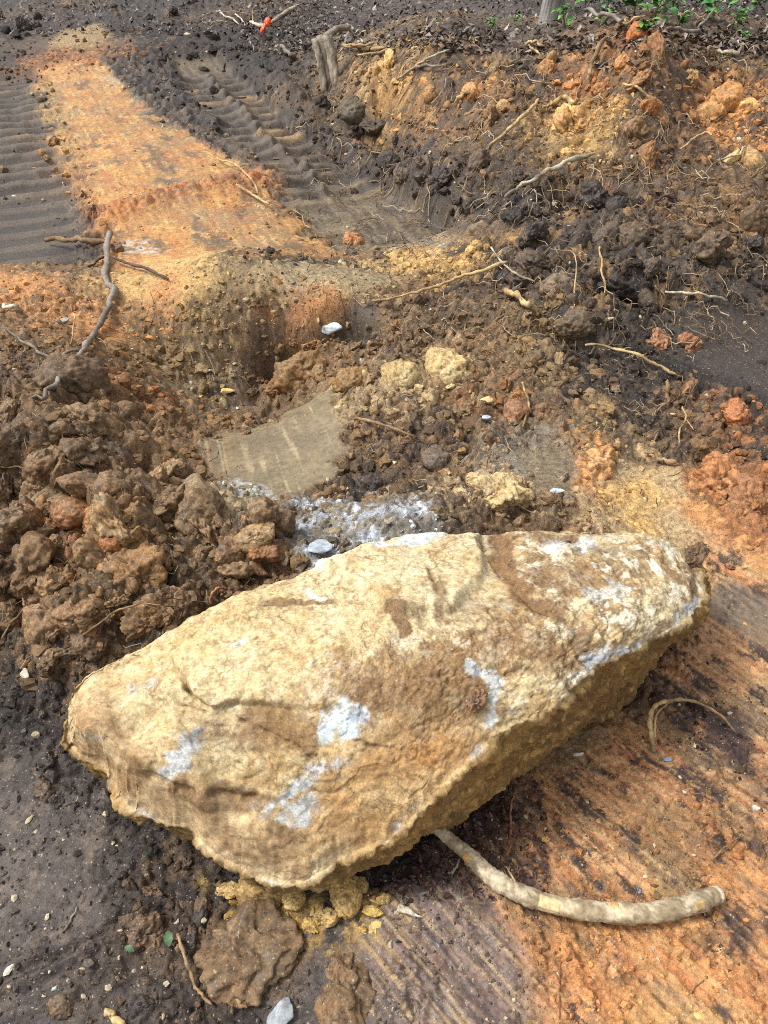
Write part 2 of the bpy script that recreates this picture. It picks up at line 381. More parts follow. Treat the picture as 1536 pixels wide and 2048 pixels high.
# ------------------------------------------------------------------ ground: colours by place
KEY = dict(DK=(74,64,57), D2=(56,49,44), BR=(134,107,77), OB=(146,122,86), OR=(202,144,88), YO=(212,172,108), TN=(184,158,118), GY=(138,126,108),
           PU=(102,92,85), RO=(168,114,70), LT=(98,86,78), BO=(142,110,74), GT=(160,142,108), MA=(66,46,44), DB=(112,91,70))
TAB = """30,15,DK,.7 140,20,DB,.7 260,18,DK,.75 400,12,DK,.75 520,15,DB,.75 640,20,DK,.5 780,18,LT,.5 900,20,LT,.5 1020,20,LT,.5 1180,18,DK,.5 1320,15,DK,.5 1480,18,DK,.5
20,60,D2,.7 90,50,DK,.65 150,75,DB,.3 200,62,DK,.3 215,88,BR,.4 300,62,D2,.75 330,100,D2,.6 420,60,DK,.6 500,70,D2,.7 560,90,DK,.7 620,60,DK,.7 700,60,DK,.7 780,70,DK,.6 870,70,LT,.6 960,70,LT,.6 1060,75,LT,.6 1150,80,BR,.7 1220,75,BO,.8 1275,70,RO,.9 1340,90,BR,.7 1420,80,BO,.7 1500,80,DK,.7
20,120,DK,.4 60,130,DK,.5 100,130,RO,.5 130,110,RO,.6 240,115,RO,.6 290,130,DK,.5 360,140,DK,.3 440,130,DK,.4 500,130,D2,.6 560,140,D2,.8 610,130,DK,.8 700,110,OB,.7 720,135,BO,.7 780,150,YO,.6 850,125,BR,.7 920,130,DK,.7 1000,120,BR,.7 1060,140,D2,.7 1110,130,BO,.7 1170,120,BO,.7 1230,120,RO,.8 1290,130,BO,.8 1330,120,BR,.7 1390,130,DK,.7 1450,120,BR,.7 1510,130,BR,.7
20,180,DK,.15 60,190,D2,.4 110,170,YO,.12 180,170,YO,.12 230,165,TN,.1 280,170,GY,.2 330,180,D2,.6 380,190,D2,.5 440,185,DK,.2 500,180,DK,.2 560,190,D2,.8 620,190,BO,.8 660,180,OB,.8 720,170,OB,.7 770,200,YO,.4 830,190,OR,.5 880,180,BR,.7 950,190,OR,.6 1000,185,BO,.7 1070,180,D2,.8 1120,160,OR,.8 1180,170,RO,.8 1240,170,RO,.9 1310,170,BO,.8 1360,170,DK,.7 1420,170,DK,.7 1480,165,RO,.8 1530,160,BO,.8
20,240,DK,.1 60,250,D2,.2 100,230,YO,.1 160,220,TN,.1 230,230,GT,.12 300,215,GY,.12 360,230,DK,.25 400,220,D2,.5 450,235,GY,.05 500,240,DK,.05 560,240,DK,.2 620,240,D2,.8 680,240,DK,.8 740,250,DK,.8 790,230,YO,.5 850,235,BO,.7 920,240,BR,.7 1000,240,BO,.7 1060,240,BR,.7 1110,260,BO,.7 1160,240,YO,.6 1220,230,YO,.6 1280,240,BR,.7 1340,230,DK,.7 1400,210,RO,.8 1450,200,OR,.8 1510,210,OR,.8
20,310,DK,.1 60,320,OB,.15 100,300,OR,.15 150,290,YO,.1 210,280,YO,.1 280,290,OR,.1 340,280,YO,.15 400,290,OR,.15 430,270,DK,.4 480,290,GY,.05 540,290,GY,.05 590,300,BO,.4 650,290,D2,.8 720,290,D2,.9 800,290,DK,.9 880,280,DK,.8 950,280,BO,.7 1010,300,BR,.7 1080,290,BR,.8 1140,290,YO,.7 1200,280,YO,.6 1250,300,BR,.8 1320,290,DK,.8 1370,260,DB,.8 1430,260,OR,.9 1500,270,OR,.9
20,370,D2,.4 80,370,GY,.15 130,350,OR,.2 200,360,OR,.25 270,350,YO,.15 330,350,YO,.12 400,350,OR,.3 460,350,BO,.5 510,350,BO,.4 560,350,GY,.1 630,350,GY,.05 690,340,DK,.5 750,340,D2,.8 820,340,DK,.9 900,340,DK,.9 980,350,BR,.8 1060,360,DK,.8 1120,340,BO,.8 1170,330,BR,.8 1230,330,BR,.8 1300,330,RO,.8 1350,320,BO,.8 1410,320,DB,.8 1480,330,BR,.8 1530,340,BR,.8
30,430,DK,.1 90,420,GY,.1 150,420,DK,.3 190,410,RO,.5 240,390,RO,.6 300,385,RO,.6 370,385,OR,.5 440,390,OR,.5 500,395,RO,.5 550,400,BO,.5 600,400,GY,.1 680,410,GY,.05 750,420,GY,.05 820,420,DK,.1 880,410,D2,.1 930,420,D2,.8 1000,420,DK,.8 1080,430,DK,.8 1140,400,D2,.9 1200,390,D2,.9 1270,400,DK,.9 1340,400,BR,.8 1400,390,BR,.8 1470,400,BO,.8 1530,400,BR,.8
30,480,GY,.08 100,490,DK,.3 170,480,DK,.2 240,470,OR,.2 300,450,OR,.12 360,450,OR,.12 420,450,YO,.12 480,450,BR,.4 550,450,BR,.5 620,450,BO,.5 690,460,BO,.5 750,470,OB,.3 830,470,GY,.1 900,470,GY,.2 950,500,YO,.6 1010,480,DK,.8 1080,480,DK,.9 1160,470,DK,.9 1240,470,DB,.9 1320,480,D2,.9 1400,460,BR,.8 1470,440,BO,.7 1530,470,DK,.8
20,560,OR,.3 80,540,BO,.4 140,520,BR,.6 190,540,BR,.5 260,520,OR,.2 320,520,YO,.15 390,520,YO,.15 450,520,OB,.5 520,510,DK,.6 590,510,DK,.6 660,510,BR,.6 730,520,DK,.6 800,520,YO,.6 870,510,YO,.6 930,530,BO,.7 1000,540,DK,.8 1070,530,DB,.9 1150,540,DB,.8 1230,540,DK,.8 1300,560,D2,.9 1380,540,DK,.8 1450,520,DB,.9 1520,540,D2,.7
30,620,BO,.6 90,600,OR,.5 150,600,RO,.5 200,590,BO,.5 260,575,YO,.15 330,580,OR,.2 400,570,YO,.15 470,570,OB,.3 540,570,TN,.2 610,560,GT,.2 680,565,TN,.2 740,560,GT,.2 800,580,BO,.6 860,590,DB,.7 930,600,DB,.7 1000,600,DB,.8 1080,600,OB,.8 1150,600,DB,.6 1220,600,DK,.6 1300,620,DK,.5 1380,610,D2,.4 1460,600,D2,.3 1530,620,D2,.2
30,700,BR,.7 90,680,BO,.6 150,680,BO,.5 220,660,OR,.3 290,650,BO,.4 350,640,BO,.4 420,640,OB,.5 480,640,OB,.5 540,640,BO,.5 600,620,RO,.3 650,610,OR,.2 710,640,PU,.1 760,660,BO,.4 810,650,BO,.7 880,650,DB,.8 950,660,BR,.8 1020,670,BO,.8 1100,680,OB,.8 1180,690,D2,.7 1260,690,DK,.7 1330,680,DK,.4 1400,660,D2,.1 1470,680,D2,.05 1530,690,D2,.05
30,780,BR,.9 100,760,DB,.6 170,740,DB,.5 230,730,BO,.7 290,720,BO,.7 350,710,OB,.7 420,710,OB,.7 480,700,OB,.6 540,690,DB,.3 590,700,BR,.8 650,710,BO,.9 710,700,BO,.8 760,720,DB,.7 830,730,OB,.7 900,740,TN,.7 960,740,BR,.8 1030,740,BR,.8 1110,750,OB,.8 1180,740,BR,.8 1250,770,DK,.8 1330,750,DK,.7 1400,730,D2,.3 1470,740,D2,.1 1530,760,DK,.4
30,860,DB,1 100,840,BR,1 170,820,BO,1 240,800,BR,1 310,790,RO,.9 350,820,BO,.8 400,780,OB,.7 450,770,GT,.6 500,790,DB,.4 540,750,BO,.8 600,770,BR,.9 640,750,BO,.8 700,770,OB,.7 770,790,TN,.7 840,780,TN,.7 900,800,OB,.8 960,790,BO,.8 1030,800,RO,.8 1090,800,DK,.5 1150,790,BR,.8 1220,830,OB,.7 1290,820,DB,.7 1360,830,DK,.7 1420,810,BR,.8 1470,820,RO,.9 1530,840,DK,.8
30,940,DB,1 100,930,BR,1 180,900,DB,1 250,890,BR,1 320,880,BO,.8 370,910,BO,.6 720,870,BR,.7 780,850,BO,.8 840,840,DB,.8 900,870,DK,.8 960,870,BO,.9 1030,860,DB,.8 1090,870,GY,.3 1150,880,BO,.6 1190,890,OR,.4 1250,890,OB,.5 1310,880,DB,.6 1380,880,DB,.7 1450,900,BO,.9 1520,920,RO,.9
30,1020,DB,1 100,1000,BO,1 160,1020,RO,1 230,980,BR,1 300,970,BR,1 380,980,BR,.9 450,1000,GT,.6 520,1010,GT,.5 700,980,BO,.7 760,960,D2,.9 820,950,DB,.8 890,940,BO,.8 950,960,TN,.7 1010,980,TN,.7 1060,930,GY,.15 1120,940,GY,.15 1180,960,OR,.4 1240,940,TN,.1 1290,970,YO,.2 1350,960,TN,.25 1410,960,RO,.5 1470,970,BO,.8 1530,980,RO,.9
30,1100,DB,1 100,1080,DB,1 170,1080,BO,1 240,1060,BO,1 310,1080,BR,1 380,1060,BR,1 450,1060,BR,1 520,1060,BR,.9 580,1030,DB,.8 640,1050,PU,.6 700,1020,GT,.5 770,1020,GY,.4 850,1040,GY,.5 920,1020,DB,.8 1000,1040,DB,.9 1080,1020,BO,.8 1150,1020,BR,.8 1220,1030,TN,.4 1290,1040,YO,.3 1360,1050,TN,.2 1430,1040,OR,.25 1500,1060,RO,.4
30,1180,BR,1 100,1160,BO,1 170,1160,DB,1 240,1160,BO,1 300,1160,BR,1 370,1140,DB,1 440,1130,DB,1 510,1120,BO,1 560,1120,BR,.9 600,1090,GY,.6 1400,1090,TN,.15 1460,1110,OR,.15 1520,1130,OR,.1
30,1250,DB,1 100,1240,BR,1 170,1250,BO,1 240,1240,BO,1 310,1240,BO,.9 370,1210,DB,.9 430,1190,BO,.9 1450,1170,GY,.1 1520,1200,OB,.1
20,1320,DK,.8 90,1310,BR,.9 160,1310,DB,.8 240,1290,DB,.8 1440,1250,GY,.05 1500,1270,OR,.1 1340,1310,BO,.4 1400,1330,BO,.4 1460,1350,BO,.3 1520,1350,TN,.1
30,1400,DK,.5 90,1380,D2,.6 1340,1400,MA,.5 1400,1390,MA,.5 1460,1400,BO,.4 1520,1420,DK,.4 1250,1470,BO,.3 1300,1460,BO,.3
30,1480,DK,.4 100,1460,DK,.6 1180,1520,OB,.2 1250,1520,BO,.2 1330,1480,DB,.4 1400,1480,MA,.4 1460,1500,MA,.4 1520,1520,MA,.3
30,1560,PU,.2 100,1550,DK,.5 170,1590,DK,.5 230,1650,DK,.5 1100,1560,BO,.3 1150,1600,BO,.25 1250,1600,BO,.25 1350,1580,OB,.3 1430,1570,BO,.3 1500,1600,DK,.4
30,1650,PU,.15 100,1640,PU,.12 180,1680,PU,.2 250,1720,DK,.3 300,1690,DK,.5 360,1720,DB,.5 1020,1620,MA,.6 1060,1650,D2,.6 1150,1670,DB,.4 1250,1680,BO,.3 1350,1690,BO,.3 1450,1700,RO,.4 1520,1680,BO,.3
30,1750,PU,.14 110,1740,PU,.1 200,1770,DK,.3 270,1780,DK,.5 340,1800,DK,.5 400,1780,DK,.4 700,1780,DK,.3 770,1760,MA,.6 830,1720,MA,.6 880,1740,MA,.6 940,1700,OB,.5 1000,1720,BO,.4 1080,1710,RO,.4 1150,1740,RO,.4 1250,1750,OR,.3 1350,1770,OB,.2 1450,1800,OR,.3 1520,1760,OR,.3
30,1850,PU,.12 110,1840,PU,.13 200,1850,PU,.15 270,1870,DB,.5 340,1880,DB,.5 390,1860,DK,.5 620,1900,PU,.1 780,1830,PU,.1 850,1860,PU,.08 920,1800,PU,.1 960,1850,GY,.1 1030,1850,BO,.4 1100,1840,BO,.3 1180,1880,OR,.2 1280,1870,OR,.2 1380,1870,OR,.2 1450,1880,DK,.5 1520,1900,OR,.2
30,1940,PU,.13 110,1930,PU,.12 200,1920,DB,.3 280,1940,DB,.4 350,1950,DB,.4 430,1960,DB,.4 540,1960,PU,.15 780,1930,PU,.1 850,1950,PU,.05 930,1950,GY,.05 1010,1950,PU,.1 1080,1950,BO,.3 1160,1960,OR,.2 1250,1970,OR,.25 1350,1960,OR,.25 1430,1980,OR,.2 1510,1980,OR,.15
30,2030,PU,.05 110,2030,PU,.1 200,2020,DB,.3 300,2030,DK,.4 400,2030,DK,.5 500,2030,DK,.4 780,2030,PU,.1 860,2030,GY,.05 950,2030,PU,.08 1040,2030,BO,.3 1130,2030,OR,.3 1230,2030,OR,.2 1330,2030,YO,.1 1430,2030,YO,.1 1510,2030,OR,.15
700,1400,DK,.3 1000,1300,DB,.3 1200,1200,BO,.3 400,1450,DK,.4 850,1150,DB,.8 1150,1120,DB,.6 900,1550,MA,.4 600,1650,DK,.4"""
TC = []
for t in TAB.split():
    a = t.split(','); g = G(float(a[0]), float(a[1]))
    TC.append((g[0], g[1], *lin(KEY[a[2]]), float(a[3])))
TC = np.array(TC)
def plog(x, y):
    r = np.sqrt(x * x + y * y + 0.5); l = np.log(r) * 1.3
    return np.arctan2(x, y + 0.35), l
_tx, _ty = plog(TC[:, 0], TC[:, 1])
def field(x, y, cols):
    u, v = plog(x, y); u = u.astype(f32); v = v.astype(f32)
    out = np.zeros((len(u), len(cols)), f32)
    T = TC[:, cols].astype(f32); CH = 6000; tx = _tx.astype(f32); ty = _ty.astype(f32)
    def go(i):
        q = (u[i:i + CH, None] - tx) ** 2 + (v[i:i + CH, None] - ty) ** 2 + f32(2.5e-4)
        q = f32(1e-9) / (q * q * q); out[i:i + CH] = (q @ T) / q.sum(1, keepdims=True)
    list(_POOL.map(go, range(0, len(u), CH)))
    return out

# coarse lookup grid of the colour/roughness field, sampled again at jittered places
NU, NV = 300, 330
gu = np.linspace(-1.75, 1.75, NU); gv = np.linspace(-0.5, 5.3, NV)
GU, GV = np.meshgrid(gu, gv)
_r = np.sqrt(np.maximum(np.exp(GV.ravel() / 1.3) ** 2 - 0.5, 1e-4))
# invert plog approximately: direction from the shifted origin
ang = GU.ravel()
_b = 0.35 * np.cos(ang); _q = np.maximum(_r ** 2 - 0.1225 + _b ** 2, 1e-6)
_rho = np.maximum(_b + np.sqrt(_q), 1e-3)
gx = _rho * np.sin(ang); gy = _rho * np.cos(ang) - 0.35
FT = field(gx, gy, [2, 3, 4, 5]).reshape(NV, NU, 4)
FT[..., :3] *= np.clip((FT[..., :3].mean(-1, keepdims=True) / .15) ** .32, .70, 1.08)
def fget(x, y): return par(_fget, x, y)
def _fget(x, y):
    u, v = plog(x, y)
    a = np.clip((u - gu[0]) / (gu[1] - gu[0]), 0, NU - 1.001); b = np.clip((v - gv[0]) / (gv[1] - gv[0]), 0, NV - 1.001)
    i = a.astype(int); j = b.astype(int); fa = (a - i)[:, None].astype(f32); fb = (b - j)[:, None].astype(f32)
    return (FT[j, i] * (1 - fa) + FT[j, i + 1] * fa) * (1 - fb) + (FT[j + 1, i] * (1 - fa) + FT[j + 1, i + 1] * fa) * fb

# ------------------------------------------------------------------ ground: the sheet
ROWS_PX = np.concatenate([np.linspace(2260, 640, 640), np.linspace(638, 60, 420), np.linspace(57, -70, 45)])
al = PITCH - np.arctan((CY - ROWS_PX) / FPX)
ys = CAMH / np.tan(al)
ys = np.concatenate([np.array([-6, -3, -1.5, -0.7, -0.25, 0.02, 0.12, 0.2]), ys, ys[-1] * 1.035 ** np.arange(1, 60)])
ys = np.unique(ys)
tc_ = np.linspace(-0.6, 0.6, 668)
tl = -0.6 - np.cumsum(0.004 * 1.13 ** np.arange(30)); tcol = np.concatenate([tl[::-1], tc_, -tl])
NR, NC = len(ys), len(tcol)
DD = np.sqrt(ys ** 2 + CAMH ** 2)
Xg = (DD[:, None] * tcol[None, :]); Yg = np.repeat(ys[:, None], NC, 1)
x = Xg.ravel(); y = Yg.ravel()
spac = np.repeat(np.maximum(DD / 770 * 1.3, np.gradient(ys)), NC).astype(f32)   # metres between neighbours
zc = Hc(x, y).astype(f32)
zc = np.clip(zc, -0.6, 0.9)

# machine frame: s along the tracks, c across
ta = np.array([0.390, -0.921]); tb = np.array([0.921, 0.390])
S_ = x * ta[0] + y * ta[1]; C_ = x * tb[0] + y * tb[1]
w1 = fbm(x * 3, y * 3, 11, 3) * 0.06; w2 = fbm(x * 3 + 40, y * 3, 12, 3) * 0.06
wf1 = perlin(x * 14, y * 14, 31) * 0.012; wf2 = perlin(x * 14 + 9, y * 14, 32) * 0.012
Cw = C_ + w2 * 0.5 + wf1 * 1.3 + fbm(S_ * 1.3, C_ * .6, 13, 2) * .07 + fbm(S_ * 9, C_ * 9, 14, 3, .6) * .035
CR = np.interp(S_, [-8.7, -8, -6, -4.9, -4.0, -3], [.66, .75, 1.02, 1.24, 1.30, 1.45])
xw = x + w1 + wf1; yw = y + w2 + wf2
base = fget(xw, yw)
amp = base[:, 3].copy()

gloss = np.zeros(len(x), f32)
def pmask(pts, soft=0.03, grow=0.0, jig=1.0):
    """1 inside the outline (given as photograph pixels on the ground), ragged by noise"""
    W = GP(pts); P = np.array(W); lo = P.min(0) - 0.25; hi = P.max(0) + 0.25
    m = np.zeros(len(x), f32)
    k = np.nonzero((x > lo[0]) & (x < hi[0]) & (y > lo[1]) & (y < hi[1]))[0]
    d = poly_sdf(x[k] + (w1[k] * .5 + wf1[k]) * jig, y[k] + (w2[k] * .5 + wf2[k]) * jig, W)
    m[k] = 1 - sst(-soft + grow, soft + grow, d)
    return m

def fbmM(m, px_, py_, s_=0, o=4, gain=.5):
    out = np.zeros(len(m), f32); k = np.nonzero(m > 1e-4)[0]
    if len(k): out[k] = fbm(px_[k], py_[k], s_, o, gain)
    return out

# lumps at every size
n_big = fbm(x * 1.6, y * 1.6, 3, 4)
dwx = x + perlin(x * 9, y * 9, 51) * 0.03 + perlin(x * 30, y * 30, 53) * 0.008
dwy = y + perlin(x * 9 + 5, y * 9, 52) * 0.03 + perlin(x * 30, y * 30 + 4, 54) * 0.008
L0, i0 = lumps(dwx, dwy, 0.25, 100, 0.6)
L1, i1 = lumps(dwx, dwy, 0.12, 110, 0.6)
L2, i2 = lumps(dwx, dwy, 0.055, 120, 0.7)
L3, i3 = lumps(dwx, dwy, 0.027, 130, 0.75)
L4, i4 = lumps(x + wf1 * .3, y + wf2 * .3, 0.013, 140, 0.6)

# --- flat-worked zones
Cn = Cw + fbm(S_ * 6, C_ * 6, 17, 5, .7) * .36
strip = sst(.15, .29, Cn) * (1 - sst(CR - .05, CR + .02, Cw + fbm(S_ * 5, C_ * 5, 15, 5, .7) * .55)) * sst(-8.6, -8.3, S_ + w1 * 2) * (1 - sst(-3.9, -3.3, S_ + w1 * 2 + fbm(x * 3, y * 3, 16, 4, .6) * .5))
trkR = sst(1.20, 1.38, Cn) * (1 - sst(1.76 + .17 * sst(-4.9, -4.1, S_), 1.82 + .17 * sst(-4.9, -4.1, S_), Cw)) * sst(-8.6, -8.3, S_ + w1) * (1 - sst(-3.75, -3.6, S_ + w1))
trkL = sst(-.45, -.40, Cw) * (1 - sst(.04, .26, Cn)) * sst(-8.6, -8.3, S_ + w1) * (1 - sst(-4.1, -3.95, S_ + w1))
pit_slab = pmask([(392,888),(450,862),(555,838),(590,800),(650,788),(690,830),(690,900),(660,960),(580,985),(500,975),(440,955),(400,915)], 0.035, 0, 2.2)
slab2 = pmask([(1040,905),(1110,895),(1150,925),(1150,985),(1080,975),(1050,945)], 0.012)
slopeD = pmask([(1340,640),(1430,620),(1560,640),(1560,790),(1470,760),(1390,735),(1330,700)], 0.06)
wallT = pmask([(815,395),(850,395),(935,450),(930,475),(880,455)], 0.02)
nearF = pmask([(1390,1060),(1560,1120),(1700,1700),(1600,2200),(700,2200),(740,1900),(800,1800),(900,1760),(1000,1600),(1180,1500),(1290,1420),(1330,1290)], 0.05)
nearL = pmask([(-300,1480),(90,1500),(190,1620),(260,1740),(240,1860),(330,1980),(360,2250),(-300,2250)], 0.05)
flatclay = pmask([(1180,930),(1260,905),(1330,930),(1400,980),(1400,1060),(1220,1060),(1195,1000)], 0.04)
spots = np.clip(fbm(x * 5, y * 5, 71, 3) * 2.2 - 0.25, 0, 1)     # crumbs lying over the smooth zones
for mk_, lo in ((nearF * .65, .14), (strip, .10), (trkR, .02), (trkL, .02), (pit_slab, .0), (slab2, .05), (slopeD, .16), (wallT, .03)):
    amp = amp * (1 - mk_) + mk_ * (lo + 0.16 * spots)
rid = np.exp(-((S_ - (-4.72) + 0.25 * (Cw - .7) + w1) / 0.17) ** 2) * sst(.0, .2, Cw) * (1 - sst(1.2, 1.5, Cw))
nfc = sst(.02, .2, fbm(x * 5, y * 5, 195, 5, .65)) * nearF
amp = np.maximum(amp, nfc * .42)
amp = np.maximum(amp, rid * 0.6)
edgeb = np.exp(-((Cw - 1.26) / 0.07) ** 2) * sst(-8.4, -8.0, S_) * (1 - sst(-4.7, -4.4, S_)) * np.clip(fbm(S_ * 2, C_ * 2, 75, 2) * 2 + .5, 0, 1)
amp = np.maximum(amp, edgeb * 0.6)
amp = np.maximum(amp, .8 * np.exp(-((Cw - 1.95 - .12 * sst(-4.9, -4.1, S_)) / 0.12) ** 2) * sst(-8.4, -8, S_) * (1 - sst(-4.3, -4.0, S_)))
amp = np.maximum(amp, .5 * np.exp(-((Cw - .21) / 0.05) ** 2) * sst(-8.4, -8, S_) * (1 - sst(-4.6, -4.3, S_)))
wind = sst(CR - .02, CR + .05, Cw) * (1 - sst(1.2, 1.28, Cw)) * sst(-8.6, -8.3, S_) * (1 - sst(-5.0, -4.7, S_))
amp = np.maximum(amp * (1 - wind), wind * .72)
amp = np.clip(amp, 0, 1)

def vis(cell): return np.clip(1.6 * cell / (spac + 1e-6) - 0.5, 0.25, 1)
g0 = sst(.72, 1.0, amp); g1 = sst(.45, .9, amp); g2 = sst(.24, .72, amp); g3 = sst(.10, .5, amp)
nearK = 1 - 0.35 * sst(2.2, 5.0, y)
rel = (g0 * L0 * 0.7 + g1 * L1 * 0.65 * (0.6 + 0.4 * g0)) * nearK + (g2 * L2 * 0.62 * vis(.055) + g3 * L3 * 0.62 * vis(.027)) * (.45 + .55 * nearK) + (0.05 + 0.9 * g3) * L4 * 0.8 * vis(.013) * nearK
rel = rel * (1 - .8 * pit_slab)
rel = rel - (g0 * 0.05 + g1 * 0.025 + g2 * .012) * nearK
bil = np.abs(fbm(x * 7, y * 7, 8, 4, .6)) * 0.07 * g1 * nearK
rough_f = bil + fbm(x * 18, y * 18, 5, 4, .6) * 0.022 * (0.12 + amp) + fbm(x * 70, y * 70, 6, 3) * 0.008 * (0.12 + amp)
zc = zc * (1 - .85 * trkR) + (-.03) * .85 * trkR; zc = zc * (1 - .8 * trkL) + (-.03) * .8 * trkL
rough_f = rough_f * (1 - .75 * np.maximum(np.maximum(trkR, trkL), pit_slab))
z = zc + n_big * 0.05 * (0.25 + amp) + rel + rough_f

# tracks: sunk lanes with grouser bars pressed across them
bars = 0.5 + 0.5 * np.sin((S_ + 0.012 * perlin(C_ * 5, S_ * 2, 77)) * 2 * math.pi / 0.205)
bars = sst(.35, .8, bars) * np.clip(.85 + fbm(C_ * 4, S_ * 2, 78, 3) * 1.1, 0, 1.1)
keepR = sst(-8.0, -7.6, S_) * (1 - sst(-4.8, -4.2, S_ + w1)); keepL = sst(-8.3, -8.0, S_) * (1 - sst(-5.4, -5.0, S_ + w1))
split = np.exp(-((Cw - 1.55) / 0.03) ** 2)
z += trkR * (-0.05 + 0.042 * bars * (0.30 + 0.70 * keepR) + 0.03 * split * keepR)
z += trkL * (-0.05 + 0.036 * bars * (0.1 + 0.9 * keepL))
z += rid * (0.05 + L2 * 0.5)
z += edgeb * 0.05 + wind * (.02 + L2 * .4)
# lip between the lanes and the bank
lipR = np.exp(-((Cw - 1.93 - .12 * sst(-4.9, -4.1, S_)) / 0.11) ** 2) * sst(-8.0, -7.0, S_) * (1 - sst(-4.2, -3.8, S_))
z += lipR * 0.10 * (1 + fbm(x * 4, y * 4, 79, 2))
# drag grooves
fa = np.array([0.66, -0.75]); fb = np.array([0.75, 0.66])
SF = x * fa[0] + y * fa[1]; CF = x * fb[0] + y * fb[1]
gro = fbmM(nearF, SF * 1.8, CF * 34, 81, 4, 0.62); gro2 = fbmM(nearF, SF * 3.0, CF * 85, 82, 3, .6)
z += nearF * (gro * 0.007 + gro2 * 0.0025 + fbm(x * 9, y * 9, 196, 4, .6) * .012) * (1.1 - amp)
gstrip = fbm(S_ * 1.2, C_ * 26, 83, 3)
z += strip * gstrip * 0.006
gsl = fbm(x * 34 + y * 9, y * 1.0, 84, 2, .6)
# the undercut hollow at the head of the pit and the dark slots under clods
for pts, dep, wid in (([(1090,620),(1150,670),(1200,690)], .10, .06), ([(1180,560),(1280,570),(1350,600)], .08, .06), ([(640,245),(720,270),(760,300)], .10, .07),
                      ([(545,822),(570,812),(605,798)], .20, .03), ([(545,716),(590,690),(635,662),(690,648),(735,655)], .19, .05), ([(515,790),(505,740),(525,715)], .05, .04),
                      ([(40,1180),(150,1190)], .06, .04), ([(310,1110),(380,1190)], .05, .05), ([(1140,400),(1230,400)], .08, .08)):
    W = GP(pts); d = seg_dist(x + w1 * .5, y + w2 * .5, W); z -= dep * np.exp(-(d / wid) ** 2)
# fault line lips in the near mud
for pts, hgt, wid in (([(-40,2010),(120,1935),(240,1880)], .018, .012), ([(-40,1985),(110,1915),(250,1850)], -.014, .012), ([(-40,2060),(150,1985)], .012, .015), ([(660,1740),(700,1660)], 0.0, .01)):
    W = GP(pts); d = seg_dist(x + wf1 * .4, y + wf2 * .4, W); z += hgt * np.exp(-(d / wid) ** 2)
z += nearL * (fbmM(nearL, x * 14, y * 14, 296, 5, .65) * .010 + fbmM(nearL, x * 3, y * 9, 297, 3) * .008)
z = z.astype(f32)

# --- colours
jit = 0.10 + 0.18 * amp
ja = i1 * 6.283; jb = i2 * 6.283; jc = i3 * 6.283
rr = np.sqrt(x * x + y * y) * 0.075 + 0.06
ox = (np.cos(ja) * g1 * i0 * 1.0 + np.cos(jb) * g2 * 0.7 + np.cos(jc) * .35 * g3) * rr * 0.55
oy = (np.sin(ja) * g1 * i0 * 1.0 + np.sin(jb) * g2 * 0.7 + np.sin(jc) * .35 * g3) * rr * 0.8
cl = fget(xw + ox, yw + oy)[:, :3].copy()
def mixc(m, c):
    c = np.asarray(c); k = np.nonzero(m > 1e-4)[0]; mk = np.asarray(m)[k][:, None]
    cl[k] = cl[k] * (1 - mk) + (c[k] if c.ndim == 2 else c[None, :]) * mk
L = lambda *a: lin(a)
def two(t, a, b): return lin(a)[None, :] * (1 - t[:, None]) + lin(b)[None, :] * t[:, None]
# clay strip: yellow scrapes, orange floor, grey smears
t1 = np.clip(0.5 + gstrip * 1.3 + fbm(S_ * 2, C_ * 7, 85, 3) * .8, 0, 1)
t2 = np.clip(fbm(S_ * 1.0, C_ * 3.5, 86, 3) * 2.0, 0, 1)
cst = two(t1, (198,132,68), (214,162,88)); cst = cst * (1 - t2[:, None] * .55) + lin((140,124,96))[None] * t2[:, None] * .55
far_y = sst(-7.6, -6.6, S_)
mixc(strip * 0.85, cst)
mixc(strip * sst(.02, .28, fbmM(strip, S_ * 4.5, C_ * 1.6, 88, 5, .62)) * .65, L(140,124,98))
mixc(strip * sst(.10, .25, fbmM(strip, S_ * 5, C_ * 30, 188, 4, .6)) * .55, L(232,196,130))
mixc(strip * sst(-.02, .12, fbmM(strip, S_ * 3, C_ * 6, 288, 5, .65)) * .45, L(168,130,84))
mixc(strip * sst(.08, .22, fbmM(strip, S_ * 2.6, C_ * 5, 289, 6, .7)) * .75, L(96,82,68))
mixc(strip * sst(.18, .3, fbmM(strip, S_ * 22, C_ * 22, 189, 4, .7)) * .6, L(120,88,58))
mixc(strip * sst(.04, .26, fbmM(strip, S_ * 7, C_ * 7, 89, 5, .7)) * .6, L(186,118,66))
mixc(strip * sst(.8, 1.2, Cw + fbmM(strip, S_ * 3, C_ * 3, 90, 3) * .4) * (1 - far_y) * .5, L(120,108,88))
mixc(rid * 0.75 * (0.5 + 0.5 * i2), L(178,104,56))
tp = pmask([(100,92),(118,62),(200,46),(218,75),(190,100)], .06, 0, 2); mixc(tp * .8, L(176,146,100))
# tracks: dark pressed bars, clay showing on the treads between
tt = np.clip(fbm(S_ * 3, C_ * 2, 87, 3) * 1.8 + 0.25, 0, 1)
ct = two(np.clip(bars, 0, 1), (66,57,50), (100,87,73))
mixc(np.maximum(trkR, trkL) * 0.9, ct)
mixc(np.maximum(trkR * keepR, trkL * keepL * .35) * np.clip(bars, 0, 1) * sst(.35, .8, tt) * 0.75, L(176,140,92))
mixc(trkR * (1 - keepR) * 0.75, two(sst(-.3, .3, gstrip + fbm(S_ * 4, C_ * 4, 299, 4, .65)), (100,87,72), (142,124,96)))
mixc(wind * .85, two(i2, (70,60,54), (96,84,74))); mixc(edgeb * .8, L(72,62,56)); mixc(lipR * .7, L(76,66,60))
